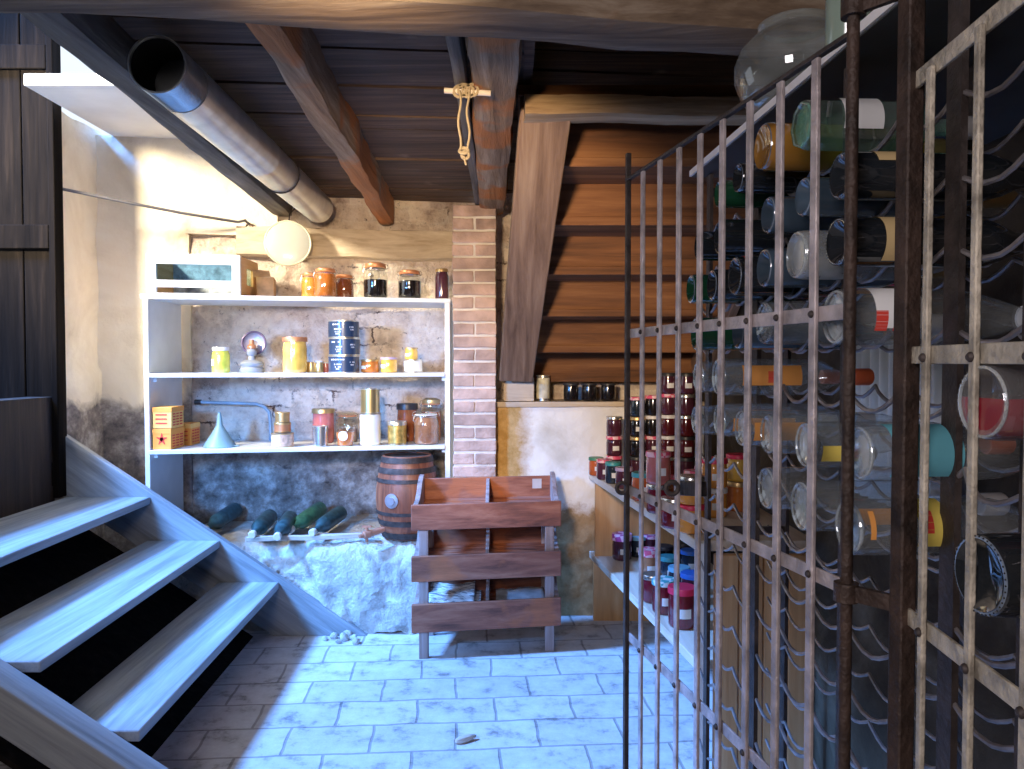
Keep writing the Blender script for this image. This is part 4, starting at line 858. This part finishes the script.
bj(672, 507, U, .045, .118, 'brown', 'pink', 'tall brown jar with a pink gingham lid right of the pale pink one')
bj(674, 527, U, .044, .100, 'burg', 'silver', 'burgundy jar with a broad silver lid near the bench edge')
bj(691, 532, U, .044, .092, 'orange', 'red', 'lower of two stacked orange jars at the near bench corner', False)
bj(691, 532, U, .044, .092, 'orange', 'silver', 'upper of two stacked orange jars at the near bench corner', False, stack=.0935)
bj(695, 500, U, .044, .120, 'teal', 'pink', 'blue jar with a white label and pink lid behind the orange stack')
bj(714, 516, U, .046, .104, 'orange', 'white', 'orange jar seen behind the rack end, lower one of a pair', True)
bj(714, 516, U, .046, .104, 'orange', 'red', 'orange jar with a red lid, upper one of the pair behind the rack end', True, stack=.1055)
bj(738, 510, U, .046, .110, 'amber', 'gold', 'amber jar with a brass lid behind the bottle rack', False)
bj(738, 510, U, .044, .100, 'yellow', 'red', 'yellow jar with a red lid stacked on the amber jar behind the rack', False, stack=.1115)
bj(705, 492, U, .044, .110, 'red', 'pink', 'red jar with a pink lid deep behind the orange jars')
# lower shelf
bj(622, 559, Lo, .048, .125, 'plum', 'purple', 'dark jar with a purple gingham lid alone at the far end of the lower shelf', lidh=.25)
bj(638, 556, Lo, .042, .100, 'blue', 'sky', 'dark jar with a sky blue lid on the lower shelf')
bj(651, 556, Lo, .042, .108, 'plum', 'purple', 'dark jar with a purple gingham lid behind the pink lidded one')
bj(649, 577, Lo, .046, .125, 'meat', 'pink', 'brown jar with a pink gingham lid on the lower shelf', lidh=.22)
bj(652, 601, Lo, .042, .110, 'burg', 'silver', 'burgundy jar with a silver lid at the front of the lower shelf', False)
bj(664, 568, Lo, .042, .105, 'black', 'black', 'black lidded dark jar deep on the lower shelf')
bj(669, 581, Lo, .042, .110, 'blue', 'teal', 'dark jar with a teal lid deeper on the lower shelf')
bj(679, 593, Lo, .044, .110, 'blue', 'sky', 'jar with a pale blue lid behind the teal gingham one')
bj(664, 612, Lo, .046, .128, 'burg', 'tealcheck', 'burgundy jar with a teal gingham lid at the lower shelf front')
bj(692, 602, Lo, .045, .118, 'plum', 'blue', 'jar with a bright blue lid behind the red lidded one')
bj(682, 626, Lo, .050, .145, 'burg', 'red', 'largest burgundy jar with a red lid, nearest on the lower shelf')
bj(690, 574, Lo, .042, .110, 'blue', 'blue', 'dark jar with a blue lid at the back of the lower shelf')
bj(683, 565, Lo, .042, .108, 'black', 'black', 'dark jar with a white label at the back of the lower shelf')

# ================================================================== GATE
GC, GK = .59, -.216
def gp(Y, z): return Vector((GC + GK * Y, Y, z))
gd = Vector((GK, 1, 0)).normalized(); gn = Vector((-1, GK, 0)).normalized()     # gn faces the room
GRZ = [1.683, 1.361, 1.03, .717, .40, .10]
gt = empty('iron_gate', gp(.89, .06), 'tall open iron gate of square bars in front of the bottle rack', 'gate')
barx = [642, 659, 678, 699, 721, 748, 778, 813]
Mg = Matrix((( -gn.x, gd.x, 0), (-gn.y, gd.y, 0), (0, 0, 1)))
def sqbar(c, z0, z1, w, name, mat, par, t=None):
    return MB().box((c.x, c.y, (z0 + z1) / 2), (t or .006, w, z1 - z0), Mg).rough(.0008, 30, 3).obj(name, mat, par, bevel=.0015)
for px in barx:
    p = gp(GC / ((px - 512) / F - GK), 0); b = sqbar(p, .06, GRZ[0] - .002, .0140, 'bar', M_bar, gt)
    for z in GRZ[1:4]:
        r = MB(); r.lathe([(0, .004), (.003, .0036), (.0048, .0015), (.005, 0), (0, 0)], TR(Vector((p.x, p.y, z)) + gn * .0032, gn), 10); r.obj('rivet', M_iron, b)
pL = gp(1.605, 0); sqbar(pL, .02, GRZ[0] + .055, .0125, 'stile', M_iron, gt, .010)
pH = gp(.895, 0)
MB().tube([(pH.x, pH.y, .02), (pH.x, pH.y, 1.72)], .0072, 14).obj('hinge_stile', M_darkrust, gt)
for k, z in enumerate(GRZ):
    a, b = gp(1.605, z) - gn * .0055, gp(.895, z) - gn * .0055
    if k == 0: a, b = gp(1.61, z), gp(.895, z)
    MB().bar(a, b, .004 if k else .010, .019 if k else .006).obj('rail', M_iron if k == 0 else M_bar, gt, bevel=.001)
for px, nm in ((622, 'latch_ring'), (672, 'latch_ring')):
    p = PX(px, 488, GC - .012, GK); MB().torus(p, .011, .0045, Matrix.Rotation(PI / 2, 3, 'X'), 18, 8).obj(nm, M_iron, gt)
p, q = PX(676, 488, GC + .024, GK), PX(704, 489, GC + .024, GK); MB().bar(p, q, .012, .026).obj('latch_bolt', M_iron, gt, bevel=.002)
# fixed side of the grille and its post
pp = Vector((.438, .845, 0))
po = empty('gate_post', pp, 'rusty square iron post carrying the gate hinges', 'post')
MB().box((pp.x, pp.y, 1.05), (.020, .020, 2.1), Mg).rough(.001, 25, 4).obj('post', M_darkrust, po, bevel=.002)
for z in (1.712, 1.028):
    a = Vector((pH.x, pH.y, z)); MB().lathe([(.0078, -.011), (.014, -.011), (.014, .011), (.0078, .011)], TR(a), 20).bar(a + (pp - pH).normalized() * .012, Vector((pp.x, pp.y, z)), .008, .018).obj('hinge', M_darkrust, po)
gr = empty('iron_grille', (.42, .72, 0), 'fixed beige iron grille panel nearest the camera', 'grille')
def rp(Y, z): return Vector((.366 + .083 * Y, Y, z))
for px in (926, 974, 1032, 1100):
    Y = .366 / ((px - 512) / F - .083); c = rp(Y, 0)
    b = MB().box((c.x, c.y, .83), (.006, .0095, 1.55)).rough(.0008, 30, 3).obj('bar', M_beigeiron, gr, bevel=.0015)
    for z in (1.305, 1.016): MB().lathe([(0, .004), (.003, .0036), (.0048, .0015), (.005, 0), (0, 0)], TR(Vector((c.x - .0032, c.y, z)), (-1, 0, 0)), 10).obj('rivet', M_iron, b)
for z in (1.607, 1.308, 1.018, .70, .38, .08): MB().bar(rp(.85, z) + Vector((.0055, 0, 0)), rp(.50, z) + Vector((.0055, 0, 0)), .004, .019).obj('rail', M_beigeiron, gr, bevel=.001)

# ================================================================== BOTTLE RACK
RC, RK = .53, -.055
def rk(Y, z, off=0.): return Vector((RC + off + RK * Y, Y, z))
rd = Vector((RK, 1, 0)).normalized(); bax = Vector((1, .055, .0)).normalized()
wr = empty('bottle_rack', rk(1.2, 0), 'tall iron bottle rack behind the gate, lower rows empty', 'rack')
ROWS = [1.63, 1.535, 1.453, 1.36, 1.27, 1.186, 1.10] + [1.10 - .0885 * k for k in range(1, 12)]
UPY = [1.78, 1.47, 1.16, .86, .765, .665, .52]
for Y in (1.80, 1.50, 1.14, .89, .76, .645):
    for off in (.035, .22):
        c = rk(Y, 0, off); MB().box((c.x, c.y, .87), (.008, .030, 1.74)).obj('upright', M_iron, wr)
for Y in (1.80, .76):
    for z in (.05, .9, 1.70):
        MB().bar(rk(Y, z, .035), rk(Y, z, .22), .006, .020).obj('cross_bar', M_iron, wr)
tb = MB().hexa([rk(1.83, 1.742), rk(.45, 1.742), Vector((.96, .45, 1.742)), Vector((.96, 1.83, 1.742)), rk(1.83, 1.757), rk(.45, 1.757), Vector((.96, .45, 1.757)), Vector((.96, 1.83, 1.757))]).obj('top_board', plain('dark_painted_board', (.05, .05, .05), .5, var=.3), wr)
MB().bar(rk(1.83, 1.7505, -.003), rk(.45, 1.7505, -.003), .005, .014).obj('white_edging', LID['white'], tb)

BX, BK = .462, -.055
Y_PAP = plain('yellow_paper', (.80, .62, .12), .6)
WB = [ # column, row, radius in px, kind, glass, cap, [(paper, from column, to column, turn, half-width)], text, extras
 (800, 125, 25, 'square', G_green, LID['white'], [(M_paper, 833, 872, .1, .75)], 'pale green square-shouldered bottle with a cream label in the top row', {}),
 (762, 147, 24, 'spirit', M_amber, M_goldlid, None, 'amber spirit bottle in the top row left of the green one', {}),
 (737, 178, 15, 'wine', M_dark, M_goldlid, None, 'small black bottle, second from the far end of the top row', {}),
 (718, 194, 14, 'wine', M_darkgreen, M_goldlid, None, 'small dark green bottle at the far end of the top row', {}),
 (767, 215, 19, 'wine', M_darkblue, M_goldlid, None, 'blue-black bottle below the amber spirit bottle', {}),
 (802, 197, 20, 'wine', M_darkblue, M_goldlid, None, 'blue-black bottle just below the pale green square bottle', {}),
 (839, 176, 24, 'wine', M_dark, M_goldlid, [(M_tan, 868, 892, -.6, .6)], 'black bottle with a tan label, near the gate hinge in the second row', {'dots': True}),
 (698, 246, 15, 'wine', M_dark, LID['red'], None, 'black bottle at the far end of the second row', {}),
 (719, 237, 18, 'wine', M_dark, M_goldlid, None, 'black bottle second from the far end of the second row', {}),
 (836, 242, 25, 'wine', M_dark, M_goldlid, [(M_tan, 874, 900, .0, 1.4)], 'black bottle with a wide tan label in the third row near the gate hinge', {'dots': True}),
 (690, 289, 15, 'wine', M_darkgreen, LID['red'], None, 'dark bottle at the far end of the third row', {}),
 (711, 285, 16, 'wine', M_dark, LID['red'], None, 'black bottle second from the far end of the third row', {}),
 (734, 276, 20, 'wine', M_dark, LID['red'], [(M_labelred, 739, 745, -.6, .9)], 'black bottle with a red band, third from the far end of the third row', {'dots': True}),
 (763, 268, 20, 'wine', M_darkblue, M_goldlid, None, 'blue-black bottle in the third row between the red banded and the grey one', {}),
 (795, 255, 25, 'jug', G_pale, LID['white'], None, 'frosted grey-white bottle in the third row', {}),
 (695, 334, 17, 'wine', M_darkgreen, M_goldlid, None, 'green bottle at the far end of the fourth row', {'dots': True}),
 (737, 333, 17, 'wine', M_darkblue, M_goldlid, None, 'blue-black bottle in the fourth row right of the green one', {}),
 (763, 323, 22, 'spirit', G_clear, LID['white'], None, 'plain clear glass bottle in the fourth row', {'dots': True}),
 (834, 317, 29, 'jug', G_clear, LID['white'], [(M_paper, 862, 910, .0, .9), (M_labelred, 862, 874, .65, .35), (M_labelred, 880, 890, .65, .35), (M_labelorange, 862, 900, -1.3, .35)], 'clear bottle with red and orange labels in the fourth row near the hinge', {'dots': True}),
 (697, 377, 16, 'spirit', G_clear, M_capred, None, 'clear bottle at the far end of the fifth row', {}),
 (717, 377, 19, 'spirit', G_clear, M_capred, [(M_labelorange, 737, 796, .35, .55), (M_labelred, 762, 772, .45, .3)], 'clear bottle with an orange label and red cap in the fifth row', {}),
 (695, 420, 15, 'spirit', G_clear, LID['white'], None, 'clear bottle at the far end of the sixth row', {}),
 (718, 420, 17, 'spirit', G_clear, LID['white'], [(M_labelorange, 728, 790, .7, .4)], 'clear bottle with an orange label, second in the sixth row', {}),
 (740, 428, 19, 'spirit', G_clear, LID['white'], [(M_labelorange, 748, 800, .6, .5)], 'clear bottle with an orange label, third in the sixth row', {}),
 (767, 434, 21, 'spirit', G_clear, LID['white'], None, 'unlabelled clear bottle, fourth in the sixth row', {'dots': True}),
 (804, 445, 24, 'spirit', G_clear, M_capred, [(Y_PAP, 812, 850, .75, .35), (M_labelred, 832, 856, .7, .25)], 'clear bottle with a yellow and red label, fifth in the sixth row', {'dots': True}),
 (857, 453, 29, 'jug', G_clear, LID['white'], [(M_blueliq, 880, 950, .0, 1.3)], 'large clear bottle with a teal blue band near the gate hinge', {'dots': True}),
 (765, 488, 22, 'spirit', G_clear, LID['white'], None, 'unlabelled clear bottle, first in the lowest filled row', {'dots': True}),
 (800, 506, 26, 'spirit', G_clear, LID['white'], [(M_labelorange, 832, 900, .75, .35)], 'clear bottle with a plain orange label in the lowest filled row', {'dots': True}),
 (847, 527, 29, 'spirit', G_clear, M_capred, [(M_labelorange, 852, 862, .2, .5), (Y_PAP, 905, 935, .0, 1.), (M_labelred, 908, 920, .1, .4)], 'clear bottle with orange, yellow and red stickers, lowest beside the hinge', {'dots': True}),
 (980, 402, 40, 'jug', G_clear, M_goldlid, None, 'clear bottle half full of red wine behind the beige grille', {'dots': True, 'liquid': (M_redwine, .12)}),
 (978, 575, 43, 'jug', M_dark, M_goldlid, [(M_tan, 1005, 1060, .5, 1.)], 'fat black bottle with a tan label low behind the beige grille', {'dots': True}),
]
cols = {}
for (px, py, rp_, kind, glass, cap, stk, text, ex) in WB:
    base = PX(px, py, BX, BK); r = rp_ * base.y / F * (.97)
    L = {'wine': .30, 'spirit': .29, 'jug': .28, 'square': .25}[kind]
    stk = [(m, max(.04, (x0 - px) * base.y / F / L), (x1 - px) * base.y / F / L, off, hf) for (m, x0, x1, off, hf) in stk] if stk else None
    bottle('glass_bottle', base, bax, r, L, glass, text, 'bottle', 'bottles lying in the iron rack', kind, cap, .045 if kind == 'wine' else .03, sticker=stk, capname='capsule' if kind == 'wine' else 'cap', **ex)
    k = min(range(len(ROWS)), key=lambda i: abs(ROWS[i] - base.z)); cols.setdefault(k, []).append((base.y, base.z - r))
for k, zr in enumerate(ROWS):
    pts = sorted(cols.get(k, [])); ys = [p[0] for p in pts]
    for i in range(11):
        Y = .58 + .1225 * i
        if all(abs(Y - y) > .075 for y in ys): pts.append((Y, zr - .036))
    pts.sort(); line = []
    for i, (Y, zz) in enumerate(pts):
        lo = (Y + pts[i - 1][0]) / 2 if i else Y - .06; hi = (Y + pts[i + 1][0]) / 2 if i + 1 < len(pts) else Y + .06
        for u in (-1, -.8, -.5, -.2, .2, .5, .8): line.append((Y + (u * (Y - lo) if u < 0 else u * (hi - Y)), zz - .0022 + .024 * abs(u) ** 1.7))
    for off in (.035, .20):
        MB().tube([rk(Y, zz - .0015, off) for Y, zz in line], .0034, 6).obj('bottle_rest', M_wire, wr)
# things on the rack top
c = Vector((.522, 1.42, 1.7575)); t = empty('glass_demijohn', c, 'huge round clear glass jar standing on top of the bottle rack', 'jar')
MB().lathe([(0, .004), (.06, .0), (.085, .008), (.112, .05), (.128, .11), (.128, .15), (.116, .195), (.095, .225), (.078, .238), (.074, .250), (.079, .256), (.079, .266), (.070, .268), (.068, .250)], TR(c) @ Matrix.Diagonal((.84, .84, .62, 1)), 48).obj('glass_jar', thin_glass('jar_top_glass', (.86, .92, .88), edge=(.50, .62, .54), haze=.13), t)
c = Vector((.520, 1.19, 1.7575)); t = empty('glass_bottle', c, 'pale green bottle standing on the rack top beside the big glass jar', 'bottle')
MB().lathe([(0, .002), (.028, 0), (.034, .01), (.034, .14), (.028, .17), (.013, .20), (.012, .25), (.014, .26), (0, .26)], TR(c), 24).obj('glass_body', plain('milky_green_glass', (.26, .34, .28), .2, coat=1., var=.1), t)
# ribbed pale panel on the right wall
o = MB(); rings = []
for zz in (.95, 1.40):
    rings.append([Vector((BXR - .05 + .010 * math.sin(k * 1.05), 1.62 + k * .008, zz)) for k in range(60)])
for i in range(59): o.bm.faces.new([o.bm.verts.new(q) for q in (rings[0][i], rings[0][i + 1], rings[1][i + 1], rings[1][i])])
bmesh.ops.remove_doubles(o.bm, verts=o.bm.verts[:], dist=1e-5)
o = o.obj('ribbed_panel', plain('white_ribbed', (.86, .87, .84), .5, var=.04)); s = o.modifiers.new('thickness', 'SOLIDIFY'); s.thickness = .004; tag(o, 'white ribbed sheet on the wall behind the bottle rack', 'panel')

# ================================================================== CAMERA, LIGHT
cam = bpy.data.cameras.new('camera'); co = bpy.data.objects.new('camera', cam); COL.objects.link(co)
co.location = (0, 0, H); co.rotation_euler = (PI / 2 - PIT, 0, 0); cam.sensor_width = 36; cam.lens = F / 1024 * 36; cam.clip_start = .02
SC.camera = co
def area(name, loc, target, size, energy, col, sy=None):
    l = bpy.data.lights.new(name, 'AREA'); l.energy = energy; l.color = col; l.size = size
    if sy: l.shape = 'RECTANGLE'; l.size_y = sy
    o = bpy.data.objects.new(name, l); COL.objects.link(o); o.location = loc
    o.rotation_euler = (Vector(target) - Vector(loc)).to_track_quat('-Z', 'Y').to_euler(); return o
area('daylight_hatch', (-5.2, 2.25, 5.8), (-.8, 2.8, .3), .85, 2000, (.13, .37, 1.0))
area('room_fill', (-.7, -.7, 1.75), (.3, 1.6, 1.25), .6, 24, (1.0, .90, .92))
def spot(name, loc, target, energy, col, deg, blend, soft):
    l = bpy.data.lights.new(name, 'SPOT'); l.energy = energy; l.color = col; l.spot_size = math.radians(deg); l.spot_blend = blend; l.shadow_soft_size = soft
    o = bpy.data.objects.new(name, l); COL.objects.link(o); o.location = loc; o.rotation_euler = (Vector(target) - o.location).to_track_quat('-Z', 'Y').to_euler()
spot('under_shelf_fill', (-1.9, .9, 1.55), (-.75, 4.1, .55), 620, (.12, .38, 1.0), 42, .6, .2)  # unseen blue fill spot added for the wall under the shelves
spot('sun_through_hatch', (-2.62, 2.2, 2.72), (-1.65, 4.0, 1.95), 680, (1.0, .86, .62), 66, .8, .15)
spot('lamp_by_camera', (-.38, .6, 1.72), (-.12, 4.0, 1.50), 260, (1.0, .72, .42), 46, .6, .10)
w = bpy.data.worlds.new('world'); SC.world = w; w.use_nodes = True
bg = w.node_tree.nodes['Background']; bg.inputs['Color'].default_value = (.82, .90, 1.0, 1); bg.inputs['Strength'].default_value = 1.15
SC.view_settings.view_transform = 'Standard'; SC.view_settings.look = 'None'; SC.view_settings.gamma = 1; SC.view_settings.exposure = 0
SC.view_settings.use_curve_mapping = False
SC.cycles.use_denoising = True
SC.cycles.max_bounces = 8; SC.cycles.transparent_max_bounces = 24
SC.cycles.sample_clamp_indirect = 6
